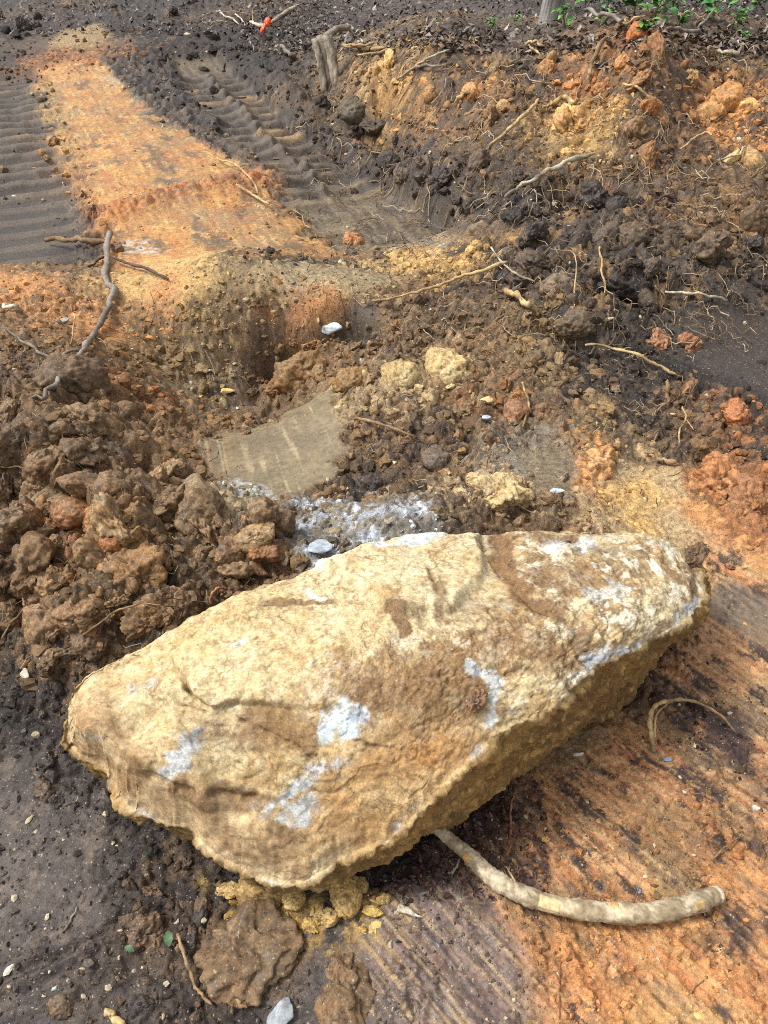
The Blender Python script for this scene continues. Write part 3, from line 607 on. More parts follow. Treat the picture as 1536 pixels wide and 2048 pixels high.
# pit slab
mixc(pit_slab * .92, two(sst(-.5, .5, gsl * .35 + 1.2 * fbmM(pit_slab, x * 6, y * 6, 185, 5, .6)), (126,112,86), (152,136,106)))
mixc(pit_slab * sst(.2, .34, fbmM(pit_slab, x * 55 + y * 15, y * 1.6, 186, 2)) * .5 * sst(-.1, .2, fbmM(pit_slab, x * 4, y * 4, 187, 2)), L(206,186,146))
mixc(pit_slab * sst(.22, .4, fbmM(pit_slab, x * 40 + y * 10, y * 1.1, 184, 3)) * .25 * sst(0, .3, fbmM(pit_slab, x * 4 + 7, y * 4, 286, 2)), L(190,140,84))
mixc(slab2 * .9, L(136,120,94)); mixc(wallT * .9, L(78,70,62)); mixc(slopeD * .9, L(74,64,58))
# dragged near ground on the right: orange, tan and dark streaks
orange_b = cl.copy()
kf = np.clip(0.5 + gro * 1.6, 0, 1); kd = np.clip(gro2 * 1.5 + gro * .9 - .05, 0, 1)
st_c = two(kf, (188,120,66), (196,156,104))
mixc(nearF * .35, st_c)
nA = fbmM(nearF, SF * 3.2, CF * 7, 93, 6, .68); nB = fbmM(nearF, SF * 8, CF * 15, 91, 6, .72); nC = fbmM(nearF, SF * 4, CF * 7, 92, 6, .7)
mixc(nearF * sst(-.02, .12, nA) * .7, two(sst(-.2, .2, gro2), (128,102,78), (176,146,104)))
mixc(nearF * sst(.06, .22, gro) * sst(-.1, .2, fbmM(nearF, x * 3, y * 3, 194, 3)) * .6, L(104,86,76))
mixc(nearF * sst(-.06, .08, nC) * .8, two(sst(-.2, .2, gro2), (190,128,82), (218,170,120)))
mixc(nearF * sst(.11, .19, nB) * .9, L(62,49,46))
mixc(nearF * sst(.10, .2, fbmM(nearF, SF * 3, CF * 5, 298, 6, .7)) * .85, L(70,54,50))
mixc(nearF * sst(.24, .34, gro2) * .35, L(206,172,124))
lowR = pmask([(1050,1850),(1200,1830),(1420,1850),(1600,1850),(1650,2200),(1080,2200)], .06)
mixc(lowR * sst(-.12, .1, fbmM(lowR, SF * 4, CF * 7, 94, 6, .7)) * .85, two(np.clip(.5 + gro * 1.5, 0, 1), (202,130,78), (216,166,106)))
# bottom purple-grey drag lane with tan hairlines
lane = pmask([(690,1850),(800,1770),(930,1760),(1000,1850),(1060,1950),(1120,2200),(600,2200),(700,1950)], 0.03)
hair = sst(.08, .22, fbmM(lane, SF * 3.0, CF * 110, 182, 4, .65))
mixc(lane * .8, two(np.clip(.5 + gro * 1.2, 0, 1), (92,82,84), (124,108,100))); mixc(lane * hair * .6, L(196,164,112))
gold = pmask([(410,1760),(560,1775),(640,1790),(770,1780),(790,1850),(690,1885),(600,1880),(540,1850),(430,1835)], .03)
mixc(gold * sst(-.15, .1, fbmM(gold, x * 14, y * 14, 193, 5, .7)) * .9, two(i3, (170,134,74), (214,180,106)))
brn = pmask([(390,1830),(560,1840),(620,1880),(600,1960),(500,1990),(410,1950)], .03); mixc(brn * .7, L(128,100,68))
tanlane = pmask([(1210,2060),(1300,1980),(1400,2010),(1500,2200),(1250,2200)], 0.04)
mixc(tanlane * .6, two(kf, (176,140,84), (205,160,96)))
gre = pmask([(1390,1190),(1470,1165),(1560,1210),(1560,1290),(1500,1290)], 0.03)
mixc(gre * .85, two(np.clip(.5 + gro * 1.5, 0, 1), (98,88,84), (150,130,104)))
# near left mud
mixc(nearL * .8, two(np.clip(.5 + fbmM(nearL, x * 5, y * 5, 95, 4) * 1.2, 0, 1), (76,67,62), (106,95,88)))
mixc(nearL * sst(.0, .14, fbmM(nearL, x * 7, y * 7, 412, 6, .7)) * .6, L(64,55,50))
mixc(nearL * sst(.1, .2, fbmM(nearL, x * 11, y * 11, 413, 6, .7)) * .5, L(124,108,92))
# hollow at the head of the pit: grey smooth clay, shade of the overhang painted darker
hol = pmask([(640,640),(690,612),(740,620),(770,650),(760,690),(690,680),(650,670)], .02)
mixc(hol * .85, L(104,92,76))
cut = pmask([(530,690),(640,620),(660,650),(590,700),(545,715)], .02); mixc(cut * .8, L(88,74,58))  # dark band: the overhang's shade painted into the soil colour
hol_shade = np.exp(-(seg_dist(x + w1 * .5, y + w2 * .5, GP([(545,716),(590,690),(635,662),(690,648),(735,655)])) / .07) ** 2); mixc(hol_shade * .55, L(86,72,58))  # soil darkened along the carved hollow, painted shade
# crushed white rock between the pit and the boulder
wh2 = pmask([(430,965),(480,960),(560,985),(560,1010),(500,1005)], .02); wh3 = pmask([(230,480),(300,480),(320,510),(250,505)], .02)
wht = pmask([(560,1050),(600,985),(680,990),(760,1010),(830,1000),(890,1020),(880,1070),(790,1100),(690,1110),(640,1140),(600,1100)], .03)
wf_ = sst(-.12, .1, fbmM(np.maximum(np.maximum(wht, wh2), wh3), x * 11, y * 11, 97, 6, .68))
mixc(wht * wf_ * .9, two(i3, (186,192,198), (226,230,234)))
mixc(wht * (1 - wf_) * .35, L(150,148,142))
mixc(wh2 * wf_ * .8, L(200,200,194))
mixc(wh3 * wf_ * .8, L(214,206,190))
# maroon rotted matter by the boulder's foot
mar = pmask([(790,1760),(850,1690),(950,1600),(1040,1570),(1090,1610),(1040,1680),(960,1700),(900,1790),(830,1800)], .03)
mixc(mar * np.clip(fbmM(mar, x * 8, y * 8, 98, 4) * 2 + .6, 0, 1) * .9, L(60,42,40))
mar2 = pmask([(1320,1360),(1400,1340),(1480,1420),(1560,1530),(1560,1640),(1440,1520),(1350,1450)], .04)
mixc(mar2 * np.clip(fbmM(mar2, x * 8, y * 8, 99, 4) * 2.4 + .35, 0, 1) * .9, L(62,46,46))
bankm = pmask([(560,120),(700,70),(900,80),(1100,70),(1250,40),(1400,60),(1600,60),(1700,400),(1620,620),(1330,640),(1200,700),(1080,660),(980,540),(930,440),(800,350),(680,270),(600,190)], .2)
mixc(bankm * sst(-.09, .10, fbmM(bankm, x * 2.6, y * 1.9, 191, 5, .62)) * .75, two(i2, (70,60,52), (104,88,70)))
mixc(bankm * .28, L(84,71,60))
mixc(bankm * sst(.1, .3, fbmM(bankm, x * 6, y * 4, 192, 5, .65)) * .5, L(196,150,92))
bkn = sst(-.22, .04, fbmM((y > 2.5).astype(f32), x * 5, y * 4, 197, 5, .65))
for pts, ca, cb, k in (([(1085,235),(1150,195),(1240,200),(1275,250),(1230,310),(1120,305)], (196,152,88), (222,184,118), .85), ([(1110,120),(1200,70),(1300,60),(1335,150),(1290,200),(1180,195),(1105,170)], (160,108,66), (192,140,86), .8),
        ([(1380,190),(1440,140),(1560,150),(1560,300),(1450,285),(1385,260)], (176,118,68), (208,152,90), .85), ([(705,140),(780,115),(850,130),(860,240),(790,265),(715,200)], (190,140,78), (216,174,108), .75), ([(930,160),(1000,150),(1010,215),(930,220)], (184,130,74), (206,160,98), .7),
        ([(1010,130),(1110,125),(1095,215),(1015,210)], (64,56,51), (92,80,70), .85), ([(1300,140),(1390,140),(1400,260),(1330,340),(1240,340),(1270,230)], (78,66,58), (112,94,76), .8), ([(1380,420),(1500,410),(1560,480),(1440,480)], (150,110,68), (180,136,84), .6), ([(880,470),(980,480),(970,540),(860,530),(780,520)], (196,150,88), (216,176,112), .7),
        ([(640,200),(900,300),(1080,400),(1130,470),(960,450),(800,350),(680,270)], (70,61,54), (100,87,74), .7)):
    m_ = pmask(pts, .12, 0, 2.2); mixc(m_ * bkn * k, two(i2 * .6 + i3 * .4, ca, cb))
# every clod its own tone, pale grit flecks
tone = 0.80 + 0.40 * i2 * g2 + 0.22 * (i1 - .5) * g1 + 0.20 * (1 - g2) * .5 + 0.34 * (i3 - .5) * g3
cl = cl * (tone * (1 + 0.55 * fbm(x * 45, y * 45, 61, 4, .7)))[:, None]
cl = np.clip(cl, 0.008, .85).astype(f32)
wet = np.clip(nearL * .35 + lane * .7 + gre * .7 + pit_slab * 1.0 + slopeD * .5 + trkR * .4 + trkL * .35 + nearF * .45 + strip * .55 + hol * .3, 0, 1) * (1 - amp)

# grid lookup of the finished ground
ZG = z.reshape(NR, NC)
def H(px_, py_):
    px_ = np.asarray(px_, float); py_ = np.asarray(py_, float)
    r = np.interp(py_, ys, np.arange(NR)); d = np.sqrt(py_ ** 2 + CAMH ** 2)
    c = np.interp(px_ / d, tcol, np.arange(NC))
    i = np.clip(r.astype(int), 0, NR - 2); j = np.clip(c.astype(int), 0, NC - 2); a = r - i; b = c - j
    return (ZG[i, j] * (1 - b) + ZG[i, j + 1] * b) * (1 - a) + (ZG[i + 1, j] * (1 - b) + ZG[i + 1, j + 1] * b) * a
_tt = np.concatenate([np.linspace(0.5, 4, 1200), np.linspace(4, 30, 2600)])
def HIT(px, py, lift=0.0):
    """first point of the ground (raised by lift) seen at a pixel"""
    d = ray(px, py); q = np.array([0, 0, CAMH]) + _tt[:, None] * d[None, :]
    b = q[:, 2] < H(q[:, 0], q[:, 1]) + lift
    k = int(np.argmax(b)) if b.any() else len(_tt) - 1
    return q[k]

# cut the sheet into its named pieces
idx = np.arange(NR * NC).reshape(NR, NC)
Fg = np.stack([idx[:-1, :-1], idx[:-1, 1:], idx[1:, 1:], idx[1:, :-1]], -1).reshape(-1, 4)
fx = x[Fg].mean(1); fy = y[Fg].mean(1); fS = S_[Fg[:, 0]]; fC = Cw[Fg[:, 0]]
reg = np.zeros(len(Fg), int)
reg[(fC > -.43) & (fC < 1.9) & (fS > -8.6) & (fS < -3.6)] = 1
bank_poly = GP([(560,120),(700,70),(900,80),(1100,70),(1250,40),(1400,60),(1600,60),(1700,400),(1620,620),(1330,640),(1200,700),(1080,660),(980,540),(930,440),(800,350),(680,270),(600,190)])
reg[poly_in(fx, fy, bank_poly) & (reg == 0)] = 2
mound_poly = GP([(-200,600),(60,640),(210,700),(340,780),(400,900),(480,1000),(620,1060),(640,1120),(520,1170),(300,1290),(150,1370),(-200,1400)])
reg[poly_in(fx, fy, mound_poly) & (reg == 0)] = 3
reg[(fy > 8.6) & (reg == 0)] = 4
VG = np.stack([x, y, z], 1)
for k, nm, lb in ((0, 'ground', 'churned brown and orange earth around the boulder'), (1, 'scraped_clay_path', 'scraped orange clay strip between two pressed track lanes'),
                  (2, 'spoil_bank', 'bank of dark crumbled spoil with roots under the trees'), (3, 'clod_mound', 'mound of brown clay clods beside the boulder'), (4, 'forest_floor', 'dark forest floor strewn with dead leaves')):
    f = Fg[reg == k]
    u, inv = np.unique(f, return_inverse=True)
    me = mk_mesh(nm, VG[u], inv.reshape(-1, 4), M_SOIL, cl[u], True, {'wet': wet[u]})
    link(nm, me, kind='structure', label=lb)

# ------------------------------------------------------------------ the boulder
RIM = [(130,1405,.29),(150,1368,.32),(200,1333,.345),(290,1290,.37),(400,1225,.39),(470,1192,.40),(540,1165,.405),(600,1148,.41),(650,1124,.41),(700,1102,.40),(760,1093,.39),(850,1080,.38),(930,1075,.37),(1000,1066,.37),
 (1070,1063,.37),(1150,1060,.37),(1220,1063,.36),(1290,1070,.35),(1340,1079,.34),(1378,1100,.32),(1400,1140,.31),(1408,1195,.31),(1385,1232,.32),(1330,1268,.335),(1250,1308,.35),(1180,1342,.355),(1120,1398,.35),(1080,1430,.34),
 (1000,1470,.335),(960,1510,.32),(900,1560,.30),(832,1636,.25),(770,1688,.19),(690,1714,.155),(640,1744,.135),(600,1766,.12),(550,1772,.115),(495,1752,.12),(440,1720,.13),(405,1698,.14),(374,1666,.15),(322,1655,.16),(258,1632,.17),
 (226,1606,.18),(196,1550,.20),(150,1521,.22),(116,1492,.24),(118,1462,.26),(126,1430,.28)]
BOT = {19:(1385,1180),20:(1400,1215),21:(1395,1240),22:(1370,1262),23:(1322,1300),24:(1275,1388),25:(1225,1428),26:(1150,1475),27:(1105,1515),28:(1030,1575),29:(985,1610),30:(925,1645),31:(865,1668),32:(800,1692)}
INN = [(300,1380,.388),(450,1290,.415),(600,1250,.43),(620,1350,.42),(800,1180,.42),(800,1300,.43),(950,1180,.41),(950,1350,.415),(1100,1150,.405),(1100,1270,.41),(1250,1180,.385),(1280,1250,.37),(400,1440,.38),(250,1450,.350),(330,1540,.33),
 (480,1500,.355),(560,1450,.38),(700,1450,.395),(850,1430,.385),(700,1560,.32),(820,1540,.33),(900,1480,.355),(620,1600,.27),(420,1570,.300),(330,1590,.258),(440,1640,.228),(400,1610,.265),(520,1660,.225),(560,1710,.165),(640,1680,.21),(720,1660,.22),(250,1570,.268),(200,1495,.315),(160,1450,.325)]
R3 = np.array([Pz(*r) for r in RIM]); I3 = np.array([Pz(*r) for r in INN])
cen = np.array([-0.02, 1.03, 0.40])
B3 = R3.copy()
for i in range(len(R3)):
    if i in BOT:
        B3[i] = Pz(*BOT[i], -0.01); d = cen[:2] - B3[i, :2]; B3[i, :2] += d / np.linalg.norm(d) * .03
    else:
        d = cen[:2] - R3[i, :2]; dn = np.linalg.norm(d)
        inward = 0.16 if i >= 33 else (0.05 if i < 4 else 0.02)
        if 33 <= i <= 36: inward = 0.10
        B3[i, :2] = R3[i, :2] + d / dn * inward; B3[i, 2] = -0.01
def closed_cr(P, n):
    m = len(P); seg = np.linalg.norm(np.roll(P, -1, 0) - P, axis=1); cum = np.concatenate([[0], np.cumsum(seg)])
    t = np.linspace(0, cum[-1], n, endpoint=False); k = np.clip(np.searchsorted(cum, t, 'right') - 1, 0, m - 1); u = ((t - cum[k]) / seg[k])[:, None]
    return k, u
def cr_eval(P, k, u):
    m = len(P); p0, p1, p2, p3_ = P[(k - 1) % m], P[k], P[(k + 1) % m], P[(k + 2) % m]
    return 0.5 * (2 * p1 + (p2 - p0) * u + (2 * p0 - 5 * p1 + 4 * p2 - p3_) * u ** 2 + (3 * p1 - p0 - 3 * p2 + p3_) * u ** 3)
NA = 770
kk, uu = closed_cr(R3, NA)
RD = cr_eval(R3, kk, uu); BD = cr_eval(B3, kk, uu)
# jagged rim
jg = fbm(np.cos(np.arange(NA) / NA * 6.2832) * 14 + 3, np.sin(np.arange(NA) / NA * 6.2832) * 14, 201, 4, .6)
dirc = RD[:, :2] - cen[:2]; dirc /= np.linalg.norm(dirc, axis=1)[:, None]
jg2 = fbm(np.cos(np.arange(NA) / NA * 6.2832) * 40 + 3, np.sin(np.arange(NA) / NA * 6.2832) * 40, 202, 4, .65)
JG = dirc * (jg * 0.012 + jg2 * .003)[:, None]
CP = np.vstack([RD[::16], I3])
n_ = len(CP); A = np.zeros((n_ + 3, n_ + 3))
A[:n_, :n_] = _tk((CP[:, None, 0] - CP[None, :, 0]) ** 2 + (CP[:, None, 1] - CP[None, :, 1]) ** 2) + np.eye(n_) * 3e-4
A[:n_, n_] = 1; A[:n_, n_ + 1:] = CP[:, :2]; A[n_:, :n_] = A[:n_, n_:].T
W_ = np.linalg.solve(A, np.concatenate([CP[:, 2], [0, 0, 0]]))
def top_z(px_, py_):
    r = W_[n_] + W_[n_ + 1] * px_ + W_[n_ + 2] * py_
    for i in range(n_): r = r + W_[i] * _tk((px_ - CP[i, 0]) ** 2 + (py_ - CP[i, 1]) ** 2)
    return r
NT, NS = 190, 66
sv = np.linspace(0.01, 1, NT) ** 0.72
FS = np.array([Pz(*p)[:2] for p in ((430,1310,.40),(620,1300,.42),(840,1150,.41),(1150,1150,.40),(1000,1330,.41),(700,1450,.39),(460,1480,.36),(850,1520,.34),(300,1440,.35),(620,1650,.22),(390,1640,.22),(1270,1210,.37),(930,1230,.42),(780,1600,.28))])
_e = .02; FZ = top_z(FS[:, 0], FS[:, 1]); FX = (top_z(FS[:, 0] + _e, FS[:, 1]) - top_z(FS[:, 0] - _e, FS[:, 1])) / (2 * _e); FY = (top_z(FS[:, 0], FS[:, 1] + _e) - top_z(FS[:, 0], FS[:, 1] - _e)) / (2 * _e)
def facet_z(q):
    zz = FZ[None] + (q[:, :1] - FS[None, :, 0]) * FX[None] + (q[:, 1:2] - FS[None, :, 1]) * FY[None]
    k = 140.0; m_ = zz.min(1, keepdims=True); return (m_ - np.log(np.exp(-(zz - m_) * k).sum(1, keepdims=True)) / k)[:, 0]
rings = []
for sI in sv:
    q = cen[None, :2] + (RD[:, :2] - cen[None, :2]) * sI
    zt = top_z(q[:, 0], q[:, 1]); zf = facet_z(q); ff = .75 * (1 - sst(.80, .98, np.array([sI]))[0]); zt = zt * (1 - ff) + np.clip(zf, zt - .05, zt + .03) * ff; wgt = sst(.95, 1, np.array([sI]))[0]; q = q + JG * sst(.90, 1, np.array([sI]))[0]
    rings.append(np.column_stack([q, zt * (1 - wgt) + RD[:, 2] * wgt]))
for kI in np.linspace(0, 1, NS + 1)[1:]:
    q = RD * (1 - kI) + BD * kI; q[:, :2] += JG * (1 - kI)
    bul = math.sin(kI * math.pi) * 0.026
    q[:, :2] += dirc * bul
    rings.append(q)
low = BD.copy(); low[:, 2] = -0.12; rings.append(low)
BG = np.array(rings); NRB = len(BG)
# round the rim a little
for it in range(10):
    wv = np.zeros(NRB); r0 = NT - 1
    span = 9
    wv[r0 - span:r0 + span] = 0.5 * np.cos(np.linspace(-np.pi / 2, np.pi / 2, 2 * span))
    up = np.roll(BG, 1, 0); dn = np.roll(BG, -1, 0); up[0] = BG[0]; dn[-1] = BG[-1]
    BG = BG + wv[:, None, None] * ((up + dn) / 2 - BG)
def grid_norm(Gd):
    du = np.roll(Gd, -1, 1) - np.roll(Gd, 1, 1)
    dv = np.gradient(Gd, axis=0)
    n = np.cross(du, dv); n /= (np.linalg.norm(n, axis=2, keepdims=True) + 1e-9)
    if n[NT // 2, :, 2].mean() < 0: n = -n
    return n
bn = grid_norm(BG)
V = BG.reshape(-1, 3); N_ = bn.reshape(-1, 3)
ringi = np.repeat(np.arange(NRB), NA)
side = sst(NT - 4, NT + 3, ringi.astype(float))
bpx, bpy_ = to_px(V)
view = np.array([0, 0, CAMH]) - V; facing = (N_ * view).sum(1) > 0
_fi = np.nonzero(facing)[0]
def BP(px, py):
    k = _fi[np.argmin((bpx[_fi] - px) ** 2 + (bpy_[_fi] - py) ** 2)]
    return V[k].copy()
def BXY(pts): return [tuple(BP(*p)[:2]) for p in pts]
# surface fields live on the stone itself (its own plan coordinates, metres)
bx, by = V[:, 0], V[:, 1]
nz1 = f3(V, 9, 301, 4); nz2 = f3(V, 9, 302, 4); nf1 = f3(V, 45, 303, 3); nf2 = f3(V, 45, 304, 3)
bxw = bx + nz1 * .03 + nf1 * .008; byw = by + nz2 * .03 + nf2 * .008
def bpoly(pts, soft=.01, jig=1.0):
    return 1 - sst(-soft, soft, poly_sdf(bx + (bxw - bx) * jig, by + (byw - by) * jig, BXY(pts)))
def bline(pts, wid, jig=1.0):
    A3 = np.array([BP(*p) for p in pts]); Q3 = np.column_stack([bx + (bxw - bx) * jig, by + (byw - by) * jig, V[:, 2]]); d = np.full(len(Q3), 1e9)
    for i in range(len(A3) - 1):
        v_ = A3[i + 1] - A3[i]; t_ = np.clip(((Q3 - A3[i]) @ v_) / (v_ @ v_ + 1e-12), 0, 1); d = np.minimum(d, ((Q3 - A3[i] - t_[:, None] * v_) ** 2).sum(1))
    return np.exp(-d / wid ** 2)
topm = 1 - side
rough_side = bpoly([(960,1110),(1040,1200),(1120,1290),(1080,1420),(1250,1310),(1420,1230),(1420,1080),(1100,1040),(960,1050)], .06)
mid = bpoly([(640,1330),(800,1270),(1000,1200),(1180,1330),(1100,1420),(980,1480),(760,1450),(640,1420)], .06)
disp = f3(V, 4, 311, 3) * 0.016 + f3(V, 11, 312, 4, .55) * 0.007
rdg = np.abs(f3(V, 16, 313, 4, .55)); disp += -rdg * 0.013 * (0.25 + .8 * rough_side + .3 * mid)
disp += f3(V, 55, 314, 4, .65) * 0.0042 * (.6 + .9 * rough_side + .6 * mid + .5 * side)
disp += f3(V, 130, 315, 2) * 0.0016 * (.8 + rough_side + side)
# flaky steps
st = f3(V, 6.5, 316, 4, .6) * 5.0; fl = np.floor(st); fr = st - fl
disp += (fl + sst(.72, .98, fr)) * 0.0026 * topm
st2 = f3(V * np.array([1, 1, 2]), 15, 317, 4, .6) * 5.0; fl2 = np.floor(st2); fr2 = st2 - fl2
disp += (fl2 + sst(.6, .95, fr2)) * 0.0022 * (.12 + rough_side + .4 * mid)
l3, li3 = lump3(V, 26, 318); l4, li4 = lump3(V, 60, 319)
disp += side * ((l3 - .4) * .006 + (l4 - .4) * .005 + np.abs(f3(V, 12, 320, 4, .6)) * .03 + f3(V, 30, 321, 4, .65) * .012)
# creases, ledges
R1 = bpoly([(345,1322),(372,1352),(398,1385),(428,1412),(480,1404),(560,1410),(700,1420),(900,1400),(1100,1330),(1000,1230),(800,1240),(690,1222),(520,1216),(430,1262)], .006, .35)
R2 = bpoly([(690,1168),(740,1197),(795,1242),(900,1230),(965,1160),(955,1070),(850,1070),(740,1085),(640,1124)], .012, .5)
R3_ = bpoly([(1010,1130),(1080,1200),(1170,1290),(1250,1300),(1390,1210),(1390,1110),(1300,1070),(1100,1055),(1010,1060)], .012, .6)
R1f = bline([(345,1322),(400,1385),(450,1405)], .16, 0)
disp += topm * (R1 * R1f * .020 + R2 * .022 + R3_ * .010)
ck = [([(345,1322),(372,1352),(398,1385),(428,1412),(480,1404)], .020, .006, .35), ([(690,1168),(740,1197),(795,1242)], .018, .011, .4), ([(128,1500),(180,1518),(240,1530),(300,1556),(355,1577),(420,1584),(520,1602)], .016, .009, .4),
      ([(520,1602),(548,1640),(592,1684)], .014, .010, .4), ([(1170,1335),(1140,1290),(1100,1265),(1040,1225)], .010, .006, .6), ([(1140,1085),(1190,1115),(1215,1130),(1250,1170)], .014, .007, .6),
      ([(160,1492),(215,1482),(245,1470),(270,1455)], .008, .004, .5), ([(510,1214),(580,1212),(660,1216),(720,1222)], .010, .008, .3), ([(955,1080),(1000,1150),(1040,1190),(1120,1260)], .012, .012, .8),
      ([(200,1425),(330,1402),(420,1424)], .007, .004, .5), ([(560,1240),(640,1300),(760,1335)], .007, .004, .5), ([(820,1240),(900,1290),(960,1385)], .008, .004, .5), ([(480,1440),(600,1500),(640,1565)], .008, .004, .5), ([(240,1350),(420,1300),(560,1285)], .006, .0035, .5), ([(1050,1100),(1150,1140),(1300,1160)], .009, .005, .6), ([(700,1480),(800,1500),(900,1480)], .006, .004, .5), ([(300,1480),(420,1500),(500,1540)], .006, .004, .5),
      ([(450,1335),(462,1340)], .008, .006, .3), ([(900,1340),(820,1360),(760,1352)], .006, .006, 1), ([(1000,1350),(1080,1330),(1150,1345)], .006, .006, 1), ([(860,1150),(880,1210),(875,1250)], .006, .008, .6)]
crease = np.zeros(len(V))
for pts, dp, wd, jg_ in ck:
    m = bline(pts, wd * .8, jg_ + .35) * np.clip(.55 + nz2 * 2.2 + nf1, .1, 1.3); disp -= dp * m * topm; crease = np.maximum(crease, m)
# fine crack network
cn = np.abs(f3(V + nf1[:, None] * .01, 13, 331, 3, .6)); crk_b = (1 - sst(.0, .035, cn)) * (0.5 + .5 * np.sign(f3(V, 5, 332, 2) + .1))
disp -= crk_b * .002 * topm
V2 = V + N_ * disp[:, None]
V2[:, 2] = np.where(ringi >= NRB - 1, -0.12, V2[:, 2])

T3 = lambda t, a, b: lin(a)[None] * (1 - t[:, None]) + lin(b)[None] * t[:, None]
c1 = np.clip(.5 + f3(V, 6, 341, 4, .6) * 1.1, 0, 1); c2 = np.clip(f3(V, 10, 342, 4, .6) * 1.8, 0, 1)
bc = T3(c1, (202,178,130), (228,212,170))
def bmix(m, c):
    global bc
    c = np.asarray(c); m = np.clip(m, 0, 1)
    bc = bc * (1 - m[:, None]) + (c if c.ndim == 2 else c[None]) * m[:, None]
bmix(c2 * .5, lin((186,146,86)))
left_gold = bpoly([(130,1400),(300,1280),(560,1160),(700,1220),(660,1420),(420,1420),(200,1460)], .08)
bmix(left_gold * .35, lin((218,192,136)))
bmix(rough_side * .45, T3(np.clip(.5 + f3(V, 20, 343, 3) * 1.4, 0, 1), (170,150,116), (212,200,170)))
MA_ = f3(V, 20, 344, 5, .68); MB_ = f3(V, 42, 345, 5, .7); MC_ = f3(V, 13, 346, 5, .68); MD_ = f3(V, 75, 373, 4, .7)
bmix(topm * sst(.02, .2, MC_) * .5, lin((184,144,88)))
bmix(mid * .9 * sst(.0, .16, MA_ + .35 * MB_) * .85, lin((144,112,78)))
bmix(rough_side * sst(-.08, .12, MA_ + .35 * MB_) * .7, lin((150,126,94)))
bmix(bpoly([(1330,1075),(1420,1090),(1420,1220),(1370,1230),(1340,1150)], .03) * sst(-.1, .1, MB_) * .8, lin((120,96,70)))
bmix((mid * .6 + rough_side * .5 + .12) * topm * sst(.1, .24, MB_ + .3 * MD_) * .8, lin((122,94,66)))
bmix((mid * .45 + rough_side * .9 + .25) * topm * sst(.08, .22, f3(V, 36, 374, 5, .7)) * .75, lin((240,230,206)))
bmix(topm * sst(.14, .26, MD_) * .25, lin((130,100,66)))
front = bpoly([(110,1490),(300,1545),(420,1570),(560,1610),(640,1560),(760,1470),(980,1480),(830,1640),(760,1700),(600,1780),(400,1710),(220,1620)], .05)
bmix(front * .6, T3(np.clip(.5 + f3(V, 14, 347, 4) * 1.5, 0, 1), (176,128,76), (222,186,130)))
shelf = bpoly([(120,1498),(240,1532),(355,1580),(520,1606),(592,1690),(610,1775),(490,1760),(370,1670),(230,1612)], .02)
bmix(shelf * .55, T3(np.clip(.5 + f3(V, 24, 348, 4) * 1.8, 0, 1), (168,122,82), (224,196,150)))
och = bpoly([(700,1500),(780,1440),(960,1450),(990,1480),(900,1570),(820,1650),(700,1640),(640,1590)], .05)
bmix(och * .55, T3(np.clip(.5 + f3(V, 9, 349, 4) * 1.6, 0, 1), (206,140,66), (232,206,158)))
BNA = f3(V, 22, 351, 5, .68); BNB = f3(V, 40, 352, 4, .7); BNC = f3(V * np.array([1.0, .45, 1]), 30, 353, 4, .65)
def blob(pts, wid, c, k, hard=False):
    m = bline(pts, wid * (.95 if hard else 1.25), 1.0)
    if hard: t = sst(.38, .92, m + BNC * 1.1 + BNB * .7)
    else: t = sst(.35, .75, m * .9 + BNA * .75)
    bmix(t * k * topm * sst(.02, .15, m) * (.95 if hard else 1), c)
    if hard: bmix(t * topm * sst(.3, .5, m) * sst(.16, .22, BNA) * .5, lin((140,152,168)))
BRN = lin((136,104,70)); BR2 = lin((120,92,64)); WHT = T3(np.clip(.5 + f3(V, 40, 361, 3) * 2, 0, 1), (204,218,222), (240,248,250))
for pts, wd, k in (([(530,1213),(600,1210),(660,1216)], .016, .8), ([(1000,1080),(1010,1130),(1050,1190)], .035, .95), ([(1060,1190),(1100,1240),(1160,1300)], .028, .8), ([(1090,1150),(1140,1170),(1170,1150)], .045, .75),
                   ([(700,1370),(800,1350),(900,1340)], .05, .6), ([(820,1400),(930,1390)], .05, .6), ([(490,1460),(560,1450),(620,1470)], .04, .7), ([(300,1545),(260,1530)], .025, .6), ([(360,1585),(450,1595),(520,1605)], .03, .7),
                   ([(480,1690),(560,1700)], .035, .5), ([(790,1240),(770,1225),(800,1270)], .014, .9), ([(1130,1080),(1060,1075)], .03, .7), ([(880,1180),(880,1250)], .014, .6), ([(760,1470),(690,1400)], .04, .4), ([(560,1640),(590,1684)], .02, .5),
                   ([(940,1230),(990,1240)], .04, .4), ([(1000,1300),(1080,1300)], .05, .5), ([(400,1480),(470,1470)], .02, .5)):
    blob(pts, wd, BRN if wd > .03 else BR2, k)
